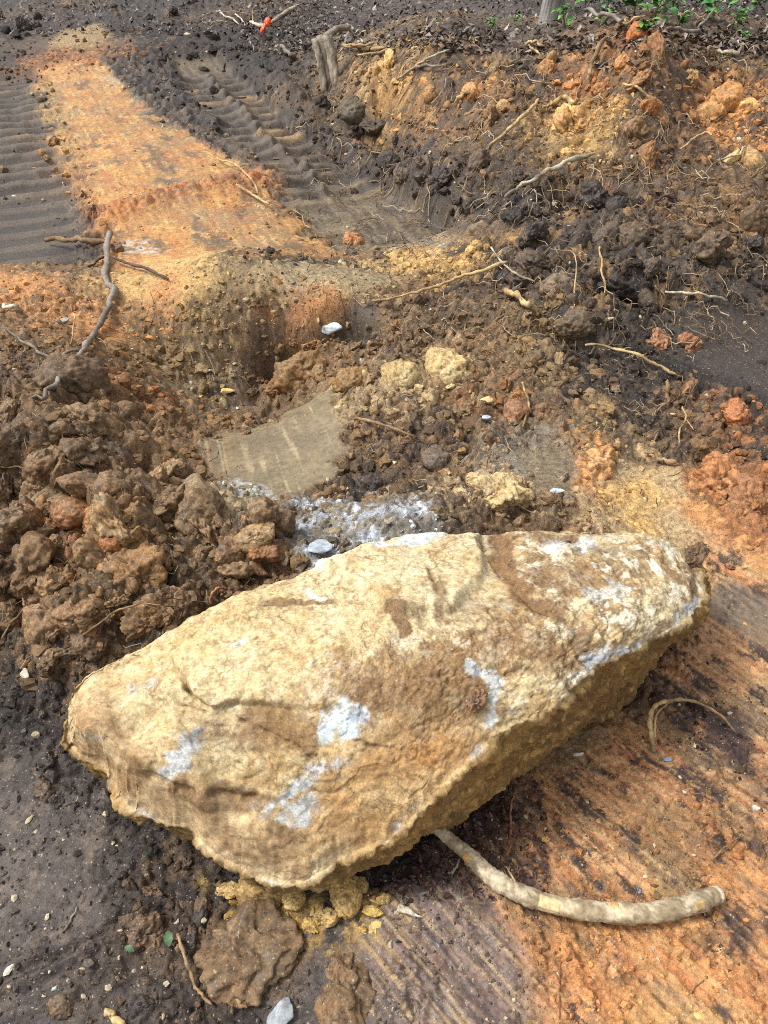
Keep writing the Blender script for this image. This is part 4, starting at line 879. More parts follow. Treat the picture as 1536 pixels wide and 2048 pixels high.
for pts, wd, k in (([(335,1560),(360,1530),(385,1505)], .028, 1), ([(640,1480),(665,1450),(690,1440)], .022, 1), ([(700,1450),(715,1440)], .02, .8), ([(540,1625),(580,1580),(620,1545),(650,1530)], .024, 1.1), ([(560,1635),(610,1600)], .022, 1), ([(940,1330),(985,1340),(988,1360)], .016, 1),
                   ([(985,1390),(985,1440)], .016, .9), ([(472,1300),(488,1292)], .010, 1), ([(612,1180),(650,1200)], .014, .7), ([(770,1105),(830,1095),(880,1085)], .026, 1), ([(640,1135),(690,1112)], .014, .8), ([(140,1475),(190,1480),(235,1472)], .007, .9),
                   ([(200,1560),(225,1600)], .008, .8), ([(1150,1335),(1250,1298),(1330,1258),(1400,1205)], .014, .6), ([(1100,1100),(1180,1090)], .03, .6), ([(270,1632),(300,1640)], .006, .7), ([(520,1762),(600,1766)], .005, .6),
                   ([(960,1500),(900,1550)], .008, .5), ([(840,1600),(800,1660)], .010, .5), ([(1180,1190),(1250,1180)], .03, .5), ([(250,1390),(300,1370)], .02, .4)):
    blob(pts, wd * 1.0, WHT, min(k, 1) * .85, True)
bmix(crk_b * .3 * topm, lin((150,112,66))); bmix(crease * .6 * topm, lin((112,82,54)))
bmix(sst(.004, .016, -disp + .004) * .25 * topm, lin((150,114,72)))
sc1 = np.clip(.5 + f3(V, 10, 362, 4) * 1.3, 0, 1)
bmix(side * .93, T3(sc1, (124,94,50), (164,130,74)) * (.65 + .45 * li3)[:, None])  # gold brown side face, darkened in its colour as the side turned from light
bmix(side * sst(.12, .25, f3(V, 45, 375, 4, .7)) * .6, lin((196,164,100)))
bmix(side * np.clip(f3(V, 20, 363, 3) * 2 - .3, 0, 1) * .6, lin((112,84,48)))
bc = np.clip(bc * (1 + .10 * f3(V, 90, 364, 2))[:, None], .01, .85)
ib = np.arange(NRB * NA).reshape(NRB, NA)
FB = np.stack([ib[:-1], np.roll(ib[:-1], -1, 1), np.roll(ib[1:], -1, 1), ib[1:]], -1).reshape(-1, 4)
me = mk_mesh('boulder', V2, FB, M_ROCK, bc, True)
import bmesh
bm = bmesh.new(); bm.from_mesh(me); bm.verts.ensure_lookup_table()
bm.faces.new([bm.verts[i] for i in range(NA)]); bm.faces.new([bm.verts[(NRB - 1) * NA + i] for i in range(NA)][::-1])
bmesh.ops.recalc_face_normals(bm, faces=bm.faces); bm.to_mesh(me); bm.free()
for p in me.polygons: p.use_smooth = True
boulder = link('boulder', me, label='huge tan and ochre boulder with white patches lying on the churned clay', cat='boulder')
V = V2; bpx, bpy_ = to_px(V)

# ------------------------------------------------------------------ clods and stones: a few shared shapes
def ico(sub):
    b = bmesh.new(); bmesh.ops.create_icosphere(b, subdivisions=sub, radius=1)
    v = np.array([p.co[:] for p in b.verts]); f = np.array([[q.index for q in p.verts] for p in b.faces]); b.free(); return v, f
IV, IF = ico(5); IV4, IF4 = ico(4); IV2, IF2 = ico(2); IV1, IF1 = ico(1)
def clod_shape(k, aniso, blocky=0.0, clean=1.0, IV=IV):
    o = np.array([k * 7.3, k * 3.1, k * 5.7]); P = IV * aniso
    r = np.random.default_rng(900 + k)
    if blocky:
        d = r.normal(size=(11, 3)); d /= np.linalg.norm(d, axis=1)[:, None]; h = r.uniform(.5, .85, 11)
        q = IV @ d.T; t = np.where(q > .05, h / np.maximum(q, .05), 9).min(1); t = np.minimum(t, 1.1)
        P = P * (t * blocky + (1 - blocky))[:, None]
    Q_ = P + o; Q_ = Q_ + np.stack([f3(Q_, 2.2, 71, 3), f3(Q_, 2.2, 72, 3), f3(Q_, 2.2, 73, 3)], 1) * .22
    dsp = f3(Q_, 1.3, 7, 3) * .46 - np.abs(f3(Q_, 2.4, 8, 3, .5)) * .26
    l1_, a1 = lump3(Q_, 2.6, 17); l2_, a2 = lump3(Q_, 6.5, 27); l3_, a3 = lump3(Q_, 14, 37)
    face = sst(-.1, .15, f3(P + o, .9, 81, 2)) * (1 - clean) + clean
    dsp = dsp * (.35 + .65 * clean) + ((l1_ - .4) * .14 + (l2_ - .4) * .10 + (l3_ - .4) * .055 + f3(Q_, 7, 47, 3, .6) * .06) * face + f3(Q_, 22, 48, 2) * .02 + .08
    P = P + IV * dsp[:, None]
    tone = .62 + .22 * a1 + .34 * a2 + .34 * a3
    hue = np.clip(f3(P + o, 1.6, 57, 3) * 1.5, -1, 1)
    c = np.stack([tone * (1 + .10 * hue), tone, tone * (1 - .14 * hue)], 1)
    return P, c
def clod_mesh(*a_):
    P, c = clod_shape(*a_); return mk_mesh('clod', P, IF, M_CLOD, c, True)
CLOD_SPEC = [((1, .85, .75), .6), ((1, .7, .6), .8), ((.9, 1, .7), .7), ((1, .8, .9), .9), ((1.1, .7, .7), .6), ((1, 1, .6), .9), ((1, .75, .8), .7), ((1.15, .8, .55), .9)]
CLODS = [clod_mesh(k, np.array(a), b, 1.0 if k % 2 else .12) for k, (a, b) in enumerate(CLOD_SPEC)]
IV3, IF3 = ico(4 - 1)
CLODS_LOW = [clod_shape(k, np.array(a), b, 1.0 if k % 2 else .12, IV3) for k, (a, b) in enumerate(CLOD_SPEC)]
def stone_mesh(k, aniso, nc=14):
    r = np.random.default_rng(40 + k); d = r.normal(size=(nc, 3)); d /= np.linalg.norm(d, axis=1)[:, None]; h = r.uniform(.55, .95, nc)
    q = IV4 @ d.T; t = np.where(q > .05, h / np.maximum(q, .05), 9).min(1); t = np.minimum(t, 1.15)
    P = IV4 * t[:, None] * aniso; P = P + IV4 * (f3(P + k * 3.1, 3, 9, 3) * .06 + f3(P + k * 3.1, 12, 10, 2) * .025)[:, None]
    tn = .85 + .3 * np.clip(.5 + f3(P + k, 3, 11, 4) * 1.2, 0, 1); return mk_mesh('stone', P, IF4, M_STONE, np.stack([tn, tn, tn], 1), True)
STONES = [stone_mesh(k, np.array(a)) for k, a in enumerate([(1, .7, .45), (1, .8, .6), (.8, 1, .35), (1.2, .6, .4)])]

def size_at(p): return (p[1] * cT - (p[2] - CAMH) * sT) / FPX
def put(name, meshes, px, py, wpx, col, label, cat, group=None, v=None, rot=None, sq=(1, 1, 1), sink=.25, on=None, g=None, mixg=0):
    p = BP(px, py) if on == 'boulder' else HIT(px, py)
    r = wpx * size_at(p) / 2
    me = meshes[(v if v is not None else random.randrange(len(meshes))) % len(meshes)]
    o = link(name, me, loc=(p[0], p[1], p[2] + r * (0.45 - sink)), rot=rot or (random.uniform(-.4, .4), random.uniform(-.4, .4), random.uniform(0, 6.28)),
             scale=(r * sq[0], r * sq[1], r * sq[2]), label=label, cat=cat, group=group, color=lin(col, g))
    if mixg:
        own = fget(np.array([p[0]]), np.array([p[1]]))[0, :3]; c_ = lin(col, g) * (1 - mixg) + own * mixg; o.color = (float(c_[0]), float(c_[1]), float(c_[2]), 1)
    return o

# clods one can point to
ONE = [
 (1315,683,62,(196,138,98),'pale orange clay clod on the dark smooth soil, the nearer to the centre of two'),
 (1382,688,66,(186,128,86),'orange clay clod with a tan right edge on the dark smooth soil'),
 (1468,828,84,(182,116,76),'tall deep orange clay clod standing in dark soil near the frame edge'),
 (1275,72,62,(196,112,52),'rust orange clod crowning the top of the spoil bank'),
 (742,972,66,(84,74,68),'smooth dark grey clod behind the white crushed rock'),
 (490,1900,215,(122,97,68),'large flat brown clay clod with root cracks in front of the boulder'),
 (682,1985,165,(124,96,64),'big brown crumbly clod at the bottom edge beside the grey stone'),
 (1386,1116,74,(104,80,58),'dark brown mud clod stuck on the far end of the boulder'),
 (950,1400,70,(128,98,70),'dark mud clod stuck to the face of the boulder'),
 (615,745,120,(146,112,70),'yellow brown clay block wedged at the mouth of the pit'),
 (705,765,90,(150,112,66),'orange brown clod between the pit and the crumbled centre'),
 (560,775,60,(160,110,66),'small rust block leaning over the dark crevice'),
 (1190,925,90,(206,146,84),'upright orange clay clod beside the smooth grey slab'),
 (1030,830,70,(172,120,80),'orange clod behind the pale stones'),
 (960,965,60,(206,180,130),'pale yellow crumbling clod near the boulder top'),
 (870,920,80,(96,86,78),'grey lump flecked with white grit in the crumbled centre'),
 (300,640,10,(90,80,70),None),
 (340,600,10,(90,80,70),None),
 (140,760,150,(112,90,64),'smooth domed dark clod under the long forked root'),
 (270,1150,170,(150,112,68),'tall brown clod standing before the boulder with a shaved face'),
 (60,1135,150,(128,98,64),'blunt brown clod at the left frame edge'),
 (100,930,120,(120,94,66),'round brown clod low in the left heap'),
 (170,900,110,(124,98,68),'brown clod shadowing a dark gap in the left heap'),
 (230,1085,80,(180,110,60),'rusty clod in the middle of the left heap'),
 (150,1010,70,(178,104,58),'small bright rust clod among the brown heap'),
 (520,1110,90,(154,104,66),'rust red clod touching the boulder back'),
 (460,1110,90,(118,90,64),'dark brown clod beside the rust red one'),
 (560,1050,90,(120,96,68),'brown clod under the white crushed rock'),
 (1000,985,110,(206,178,126),'pale tan crust slab behind the boulder'),
 (1430,960,130,(180,124,78),'long orange clay ridge lump with smooth shaved face at frame edge'),
 (1500,1000,120,(160,108,70),'rust coloured ridge lump at the right frame edge'),
 (890,740,110,(196,168,112),'pale yellow crumbly clay lump with fibrous streaks'),
 (800,755,90,(190,164,112),'second pale yellow crumbly lump beside the fibrous one'),
 (710,485,52,(206,136,84),'peach coloured clod on the bench near the track lane'),
 (1445,205,95,(196,140,80),'large orange clod with a dark hole in the far bank'),
 (1300,215,60,(196,124,62),'orange clod left of the holed one'),
 (235,500,36,(110,92,76),'grey clod beside the fork of the long root'),
 (90,1580,60,(104,84,62),'dark wet clod under the boulder tip'),
 (290,1860,90,(110,88,68),'brown crumb lump in the near dark mud'),
 (120,2015,60,(124,98,66),'small brown clod alone on the smooth near mud'),
 (300,1790,64,(116,92,68),'brown pitted clod on the mud below the boulder tip'),
 (1460,1130,30,(84,74,68),'small dark clod on the streaked clay past the boulder'),
 (1150,655,84,(110,92,68),'broad olive brown clod over a dark gap in the bank'),
 (1420,490,80,(112,92,70),'crumbly brown clod hung with roots over a dark hollow'),
 (1260,480,100,(104,86,68),'brown clod left of the hollow in the bank'),
 (1190,392,90,(70,61,55),'black rooty soil clod below the pale thick stick'),
 (705,225,80,(100,88,66),'mossy sod clod below the grey stump'),
 (745,255,60,(74,64,56),'black earth clod under the sod'),
]
for px, py, wp, c, lb in ONE:
    if lb is None: continue
    on = 'boulder' if 'boulder' in lb and 'stuck' in lb else None
    if lb.startswith(('large flat', 'big brown crumbly')):
        put('clay_clod', CLODS, px, py, wp * (1.1 if 'flat' in lb else 1.0), c, lb, 'clod', v=5 if 'flat' in lb else 7, rot=(.1, 0, random.uniform(0, 6)), sink=.42, sq=(1, .9, .6), mixg=.1)
    else:
        put('clay_clod', CLODS, px, py, wp * .92, c, lb, 'clod', on=on, v=1 if on else None, sq=(1, .85, .75) if on else (1, 1, 1), sink=.2 if on else .42, mixg=0 if on else .35)

# stones one can point to
for px, py, wp, c, lb, sq in [
 (660,662,50,(206,214,218),'white and pale blue stone lying in the hollow of the pit', (1, .9, .9)),
 (128,645,42,(168,172,170),'thin blue grey stone chip by the black lump on the left', (1, .5, .4)),
 (453,785,30,(226,200,130),'pale yellow stone on the pit wall', (1, .7, .6)),
 (410,745,22,(196,200,204),'small pale grey stone high on the pit wall', (1, .8, .6)),
 (975,803,34,(222,198,140),'cream stone in the crumbled centre', (1, .8, .7)),
 (902,775,26,(206,184,130),'small tan stone left of the cream one', (1, .8, .7)),
 (972,838,26,(190,200,210),'blue white stone half buried under the cream stone', (1, .8, .7)),
 (640,1100,66,(176,186,194),'blue grey flat stone against the back of the boulder', (1, .8, .5)),
 (580,1060,40,(190,194,196),'pale grey stone at the end of the crushed rock', (1, .8, .6)),
 (565,2028,76,(160,166,170),'blue grey stone at the bottom edge of the picture', (1, .8, .5)),
 (1112,985,30,(214,226,234),'bright white chip above the boulder', (1, .7, .6)),
 (885,495,24,(190,186,176),'pale pebble at the end of the track lane', (1, .6, .6)),
 (1210,643,30,(222,206,166),'cream pebble on the dark smooth soil', (1, .5, .5)),
 (650,1840,60,(186,156,100),'yellow rotten rock flake at the foot of the boulder', (1, .8, .7)),
 (690,1800,90,(184,152,94),'larger yellow rotten rock flake with a cracked top', (1, .9, .6)),
 (645,1770,66,(190,162,104),'grey yellow flake touching the boulder edge', (1, .6, .6)),
 (625,1850,40,(196,160,86),'short yellow flake broken from the larger one', (.8, 1, .4)),
 (745,1825,40,(204,170,92),'small gold flake right of the cracked ones', (1, .7, .4)),
 (520,1795,130,(172,142,88),'broad golden rock crust under the boulder front', (1, .55, .5)),
 (455,1785,60,(180,150,96),'gold crust piece at the left of the golden rubble', (1, .7, .4)),
 (585,1800,70,(180,150,96),'gold crust piece right under the boulder nose', (1, .7, .4)),
 (560,1835,50,(180,150,96),'gold crust piece touching the flat brown clod', (1, .7, .4)),
 (720,1775,46,(180,150,96),'gold flake in the boulder shadow', (1, .7, .4)),
 (770,1800,34,(180,150,96),'gold flake beside the maroon litter', (1, .7, .8)),
 (1090,1680,22,(206,168,96),'yellow pebble in the dark rotted matter', (1, .8, .7)),
 (725,1860,24,(190,150,80),'little amber flake beneath the gold ones', (1, .8, .5)),
 (1335,1520,22,(150,166,190),'blue pebble beside the red splinter', (1, .6, .6)),
 (1157,1510,24,(216,212,196),'white elongated pebble in front of the boulder side', (1, .5, .5)),
 (1511,1618,22,(196,194,186),'pale grey pebble at the right edge', (.7, 1, .7)),
 (1278,1780,18,(140,150,170),'small blue pebble beyond the peeled limb', (.6, 1, .7)),
 (50,1350,34,(206,196,176),'pale cream stone in the dark soil at the left edge', (.7, 1, .6)),
 (1345,830,14,(200,180,140),'tiny tan stone on the dark slope', (1, .8, .8)),
 (60,1640,24,(190,176,140),'pale chip on the smooth dark mud', (.6, 1, .4)),
 (20,1940,30,(216,206,182),'white chip on the mud at the left edge', (.6, 1, .4)),
 (110,1977,14,(206,214,214),'small white pebble on the smooth near mud', (1, .8, .7)),
 (1290,490,40,(196,176,124),None, (1, 1, 1)),
 (1465,320,50,(206,178,120),'yellowish rock among roots in the far bank', (1, .6, .6)),
]:
    if lb: put('rotten_rock' if 'gold' in lb or 'flake' in lb else 'stone', CLODS if 'gold' in lb or 'flake' in lb else STONES, px, py, wp, c, lb, 'stone', sq=(sq[0], sq[1], sq[2] * 1.5), sink=.25, rot=(random.uniform(-.2, .2), random.uniform(-.2, .2), random.uniform(-.5, .5)))

def in_px_poly(pts, n, seed):
    r = np.random.default_rng(seed); P = np.array(pts, float); lo, hi = P.min(0), P.max(0); out = []
    while len(out) < n:
        q = r.uniform(lo, hi); 
        if poly_in(np.array([q[0]]), np.array([q[1]]), pts)[0]: out.append(q)
    return out
STREWN = []
def tone_word(c):
    if c.mean() < .055: return 'blackish' if c[0] / c[2] < 2.2 else 'dark brown'
    q = c[0] / max(c[2], 1e-3); return 'orange' if q > 4.2 else ('ochre brown' if q > 2.8 else 'dull brown')
def scatter(pts, n, lo, hi, cols, label, group, seed, extra=0):
    r = np.random.default_rng(seed); made = []
    for q in in_px_poly(pts, n + extra, seed):
        p = HIT(*q); R_ = lo + (hi - lo) * r.random() ** 2.2
        own = fget(np.array([p[0]]), np.array([p[1]]))[0, :3]
        c = lin(KEY[cols[r.integers(len(cols))]]); c = (c * .4 + own * .6) * r.uniform(.85, 1.3)
        made.append((R_, r.integers(len(CLODS)), (p[0], p[1], p[2] + R_ * r.uniform(-.5, .05)), r.uniform(0, 6.28, 3), (R_, R_ * r.uniform(.7, 1), R_ * r.uniform(.6, .95)), c))
    made.sort(key=lambda t: -t[0])
    for i, (R_, v, loc, rot, scl, c) in enumerate(made):
        if i >= n: STREWN.append((v, loc, rot, scl, c)); continue
        sz_ = 'large' if i < n * .25 else ('middling' if i < n * .6 else 'small')
        link('clay_clod', CLODS[v], loc=loc, rot=rot, scale=scl, label='%s %s %s' % (sz_, tone_word(c), label), cat='clod', group=group, color=c)
scatter([(0,800),(200,780),(340,830),(420,960),(600,1060),(540,1140),(330,1250),(130,1350),(0,1350)], 70, .03, .10, ['BR','DB','BO','OB','BR'], 'clod heaped left of the boulder', 'brown clods heaped left of the boulder', 1, 25)
scatter([(700,700),(900,690),(1200,720),(1300,850),(1180,1040),(900,1050),(700,960)], 34, .015, .05, ['BR','OB','BO','DB','TN'], 'clod strewn between pit and dark bank', 'clods strewn between the pit and the bank', 2, 40)
scatter([(640,180),(900,280),(1150,330),(1500,380),(1530,600),(1250,620),(1000,620),(930,450),(760,330)], 42, .03, .11, ['DK','DB','D2'], 'clod on the lower spoil bank', 'dark clods on the spoil bank', 3, 30)
scatter([(700,110),(900,120),(1150,100),(1280,90),(1500,150),(1530,330),(1300,320),(1150,300),(850,250)], 32, .04, .14, ['BO','RO','OR','YO'], 'clod high on the spoil bank', 'orange clods on the spoil bank', 4, 20)
scatter([(530,700),(640,650),(760,650),(770,740),(690,790),(560,790)], 14, .02, .06, ['BR','BO','OB','DB'], 'clod fallen into the mouth of the pit', 'clods fallen into the pit', 8, 10)
scatter([(520,150),(640,215),(760,320),(900,410),(985,480),(940,400),(800,280),(660,170)], 14, .025, .085, ['D2','DK','DB'], 'clod tumbled along the edge of the track lane', 'dark clods along the track lane', 9, 22)
scatter([(60,130),(98,130),(135,300),(235,470),(180,475),(100,330)], 10, .02, .06, ['DK','D2','DB','BO'], 'clod along the left edge of the clay strip', 'dark clods along the clay strip', 10, 18)
scatter([(390,880),(560,838),(700,790),(720,900),(660,985),(600,960),(680,900),(670,820),(560,860),(400,905)], 6, .008, .03, ['BR','OB','DB','TN'], 'clod on the rim of the smooth clay slab', 'clods on the rim of the clay slab', 11, 18)
scatter([(0,0),(560,0),(520,50),(250,50),(0,70)], 10, .04, .12, ['DK','D2','DB'], 'clod on the far soil above the strip', 'dark clods on the far soil', 12, 22)
scatter([(250,60),(600,70),(650,170),(520,150),(400,220),(330,190),(300,120)], 8, .03, .08, ['D2','DK'], 'clod in the windrow beside the track lane', 'black clods of the windrow', 5, 10)

scatter([(230,1680),(380,1720),(420,1800),(380,1990),(430,2048),(250,2048),(300,1950),(230,1850)], 12, .008, .028, ['DK','DB','BR'], 'clod on the mud below the boulder tip', 'dark clods on the near mud', 6, 16)
scatter([(30,1340),(120,1370),(130,1500),(210,1600),(150,1640),(60,1560)], 8, .010, .035, ['DK','D2','DB'], 'clod beside the left tip of the boulder', 'dark clods beside the boulder tip', 7, 10)

def strewn():
    Vs, Cs, Fs, k0 = [], [], [], 0
    for v, loc, rot, scl, c in STREWN:
        P, cc = CLODS_LOW[v]; M3 = np.array(Euler([float(t) for t in rot]).to_matrix())
        Vs.append((P * np.array(scl)) @ M3.T + np.array(loc)); Cs.append(np.clip(cc * c[None], .005, .85)); Fs.append(IF3 + k0); k0 += len(P)
    link('strewn_clods', mk_mesh('strewn_clods', np.vstack(Vs), np.vstack(Fs), M_CRUMB, np.vstack(Cs), True), kind='stuff', label='lesser clods strewn among the larger ones over heap and bank', cat='soil')
strewn()
def fragments(pts, n, lo, hi, cols, label, group, seed):
    r = np.random.default_rng(seed)
    for q in in_px_poly(pts, n, seed):
        p = HIT(*q); R_ = lo + (hi - lo) * r.random() ** 2
        link('rock_fragment', STONES[r.integers(4)], loc=(p[0], p[1], p[2] - R_ * .1), rot=(r.normal(0, .4), r.normal(0, .4), r.uniform(0, 6.28)), scale=(R_, R_ * r.uniform(.6, 1), R_ * r.uniform(.7, 1.1)), label=label, cat='rock', group=group, color=lin(cols[r.integers(len(cols))]) * r.uniform(.85, 1.1))
fragments([(560,1050),(600,995),(680,990),(760,1010),(850,1005),(890,1030),(880,1070),(790,1085),(690,1100),(620,1110)], 38, .005, .020, [(190,196,202),(172,178,184),(156,160,162)], 'white chip of crushed rock behind the boulder', 'white chips of crushed rock', 51)
fragments([(420,960),(520,970),(570,1000),(520,1010),(440,985)], 14, .005, .014, [(216,216,212),(226,214,170)], 'pale chip at the foot of the smooth clay slab', 'pale chips below the clay slab', 52)
fragments([(420,1765),(600,1785),(780,1780),(790,1850),(690,1880),(560,1850),(430,1835)], 36, .006, .022, [(200,166,96),(176,140,78),(212,184,116)], 'small golden crumb of rotten rock below the boulder', 'golden crumbs below the boulder', 53)
fragments([(380,720),(480,700),(520,800),(420,840),(370,800)], 12, .006, .018, [(212,186,124),(196,170,118),(206,206,200)], 'small yellow stone set in the pit wall', 'yellow stones in the pit wall', 54)

# crumbs: too many to count
SMG = np.clip(strip * .8 + trkR * .8 + trkL * .8 + pit_slab * 1.2 + slab2 + nearF * .55 + lane + slopeD, 0, 1.2).reshape(NR, NC)
def H2(G_, px_, py_):
    r = np.clip(np.interp(py_, ys, np.arange(NR)).astype(int), 0, NR - 1); c = np.clip(np.interp(px_ / np.sqrt(py_ ** 2 + CAMH ** 2), tcol, np.arange(NC)).astype(int), 0, NC - 1)
    return G_[r, c] * np.random.default_rng(3).uniform(.45, 1.2, len(r))
def crumbs(name, n, label, sizes, seed, pale=.04, pyr=(0, 2048), flt=None):
    r = np.random.default_rng(seed)
    px = r.uniform(-60, 1596, n); py = r.uniform(pyr[0], pyr[1], n)
    cxn = (px - CX) / FPX; cyn = (CY - py) / FPX; dy = cT + cyn * sT; dz = -sT + cyn * cT
    zz = np.zeros(n)
    for _ in range(6):
        t = (CAMH - zz) / -dz; X = cxn * t; Y = dy * t; zz = .4 * zz + .6 * H(X, Y)
    zz = H(X, Y)
    keep = (fget(X, Y)[:, 3] + r.uniform(-.12, .22, n) > .24) & (H2(SMG, X, Y) < .5)
    X, Y, zz = X[keep], Y[keep], zz[keep]; n = len(X)
    D_ = np.sqrt(X ** 2 + Y ** 2 + 2.2)
    R_ = (sizes[0] + (sizes[1] - sizes[0]) * r.random(n) ** 3) * (0.6 + .22 * D_)
    B = IV1[None] * (1 + r.uniform(-.35, .35, (n, len(IV1), 1))) * r.uniform(.45, 1.25, (n, 1, 3)) * R_[:, None, None]
    B = B + np.stack([X, Y, zz - R_ * .1], 1)[:, None, :]
    F_ = (IF1[None] + (np.arange(n) * len(IV1))[:, None, None]).reshape(-1, 3)
    c = fget(X + r.normal(0, .02, n) * D_, Y + r.normal(0, .03, n) * D_)[:, :3] * r.uniform(.65, 1.3, (n, 1))
    pl = r.random(n) < pale; c[pl] = lin((216,200,166)) * r.uniform(.7, 1.1, (pl.sum(), 1))
    me = mk_mesh(name, B.reshape(-1, 3), F_, M_CRUMB, np.repeat(np.clip(c, .01, .85), len(IV1), 0), False)
    link(name, me, kind='stuff', label=label, cat='soil')
def loose_clods(n, seed):
    r = np.random.default_rng(seed); px = r.uniform(-60, 1596, n); py = r.uniform(60, 1420, n); cxn = (px - CX) / FPX; cyn = (CY - py) / FPX; dy = cT + cyn * sT; dz = -sT + cyn * cT; zz = np.zeros(n)
    for _ in range(6):
        t = (CAMH - zz) / -dz; X = cxn * t; Y = dy * t; zz = .4 * zz + .6 * H(X, Y)
    zz = H(X, Y); keep = (fget(X, Y)[:, 3] + r.uniform(-.1, .1, n) > .55) & (H2(SMG, X, Y) < .4); X, Y, zz = X[keep], Y[keep], zz[keep]; n = len(X)
    R_ = (.006 + .026 * r.random(n) ** 2.5) * (.75 + .12 * np.sqrt(X ** 2 + Y ** 2))
    shp = []
    for k in range(12):
        o = k * 5.1; d = r.normal(size=(9, 3)); d /= np.linalg.norm(d, axis=1)[:, None]; h = r.uniform(.5, .95, 9); q = IV2 @ d.T; t = np.minimum(np.where(q > .05, h / np.maximum(q, .05), 9).min(1), 1.1)
        shp.append(IV2 * t[:, None] + IV2 * (f3(IV2 + o, 2.5, 5, 3) * .38 + r.uniform(-.10, .10, len(IV2)))[:, None])
    shp = np.array(shp)[r.integers(0, 12, n)] * r.uniform(.6, 1.2, (n, 1, 3)); a = r.uniform(0, 6.28, n); ca, sa = np.cos(a)[:, None], np.sin(a)[:, None]
    shp = np.stack([shp[..., 0] * ca - shp[..., 1] * sa, shp[..., 0] * sa + shp[..., 1] * ca, shp[..., 2] * .8], -1)
    B = shp * R_[:, None, None] + np.stack([X, Y, zz - R_ * .1], 1)[:, None, :]
    c = fget(X + r.normal(0, .03, n), Y + r.normal(0, .05, n))[:, :3] * r.uniform(.75, 1.25, (n, 1)); m = len(IV2)
    link('loose_clods', mk_mesh('loose_clods', B.reshape(-1, 3), (IF2[None] + (np.arange(n) * m)[:, None, None]).reshape(-1, 3), M_CRUMB, np.repeat(np.clip(c, .01, .85), m, 0), False), kind='stuff', label='fist-sized and smaller clods too many to count over the heaps', cat='soil')
loose_clods(7000, 61)
def grit(n, seed):
    r = np.random.default_rng(seed); px = r.uniform(-60, 1596, n); py = r.uniform(1400, 2120, n); cxn = (px - CX) / FPX; cyn = (CY - py) / FPX; dy = cT + cyn * sT; dz = -sT + cyn * cT; t = CAMH / -dz; X = cxn * t; Y = dy * t
    keep = fbm(X * 5, Y * 5, 411, 4, .6) + r.normal(0, .15, n) > .0; X, Y = X[keep], Y[keep]; n = len(X); zz = H(X, Y)
    R_ = .0012 + .0055 * r.random(n) ** 4; B = IV1[None] * (1 + r.uniform(-.4, .4, (n, len(IV1), 1))) * r.uniform(.5, 1.2, (n, 1, 3)) * R_[:, None, None] + np.stack([X, Y, zz], 1)[:, None, :]
    c = fget(X, Y)[:, :3] * r.uniform(.45, 1.3, (n, 1)); pl = r.random(n) < .10; c[pl] = lin((206,190,160)) * r.uniform(.7, 1.1, (pl.sum(), 1))
    link('grit', mk_mesh('grit', B.reshape(-1, 3), (IF1[None] + (np.arange(n) * len(IV1))[:, None, None]).reshape(-1, 3), M_CRUMB, np.repeat(np.clip(c, .008, .85), len(IV1), 0), False), kind='stuff', label='fine dark and pale grit over the near ground', cat='grit')
grit(9000, 62)
crumbs('soil_crumbs', 9000, 'loose crumbs of soil strewn over the whole ground', (.0018, .010), 21)
crumbs('bank_crumbs', 6500, 'coarse crumbs of soil covering the spoil bank', (.004, .014), 22, .02, (60, 760))

# ------------------------------------------------------------------ wood: sticks, roots, limb
def catmull(P, n):
    P = np.asarray(P, float); Q = np.vstack([2 * P[0] - P[1], P, 2 * P[-1] - P[-2]]); out = []
    m = len(P) - 1
    for t in np.linspace(0, m, n):
        k = min(int(t), m - 1); u = t - k; p0, p1, p2, p3_ = Q[k:k + 4]
        out.append(.5 * (2 * p1 + (p2 - p0) * u + (2 * p0 - 5 * p1 + 4 * p2 - p3_) * u * u + (3 * p1 - p0 - 3 * p2 + p3_) * u ** 3))
    return np.array(out)
def tube(P, R_, sides=8, seed=0, rough=.12):
    r = np.random.default_rng(seed); n = len(P); T = np.gradient(P, axis=0); T /= np.linalg.norm(T, axis=1)[:, None] + 1e-12
    u = np.cross(T[0], [0.3, .2, 1]); u /= np.linalg.norm(u); Vt = []
    a = np.arange(sides) / sides * 2 * np.pi
    for i in range(n):
        u = u - T[i] * (u @ T[i]); u /= np.linalg.norm(u) + 1e-12; v = np.cross(T[i], u)
        rr_ = R_[i] * (1 + r.uniform(-rough, rough, sides))
        Vt.append(P[i] + (np.cos(a) * rr_)[:, None] * u + (np.sin(a) * rr_)[:, None] * v)
    Vt = np.vstack(Vt + [P[:1], P[-1:]])
    I = np.arange(n * sides).reshape(n, sides)
    F_ = np.stack([I[:-1], np.roll(I[:-1], -1, 1), np.roll(I[1:], -1, 1), I[1:]], -1).reshape(-1, 4)
    c0, c1_ = n * sides, n * sides + 1
    cap = [[c0, (k + 1) % sides, k, k] for k in range(sides)] + [[c1_, (n - 1) * sides + k, (n - 1) * sides + (k + 1) % sides, (n - 1) * sides + (k + 1) % sides] for k in range(sides)]
    return Vt, F_, np.array([c[:3] for c in cap])
def wood_mesh(name, P, R_, c0, c1, sides=8, seed=0, rough=.12, mat=None):
    Vt, F_, cp = tube(P, R_, sides, seed, rough)
    t = np.clip(.5 + f3(Vt, 18, 400 + seed % 50, 4, .6) * 1.6, 0, 1)[:, None]
    col = lin(c0)[None] * (1 - t) + lin(c1)[None] * t
    sl_ = sst(.05, .25, f3(Vt, 11, 440 + seed % 50, 4, .65))[:, None]; col = col * (1 - .6 * sl_) + lin((98,80,62)) * .6 * sl_
    tri = np.vstack([F_[:, [0, 1, 2]], F_[:, [0, 2, 3]], cp])
    return mk_mesh(name, Vt, tri, mat or M_WOOD, col, True)
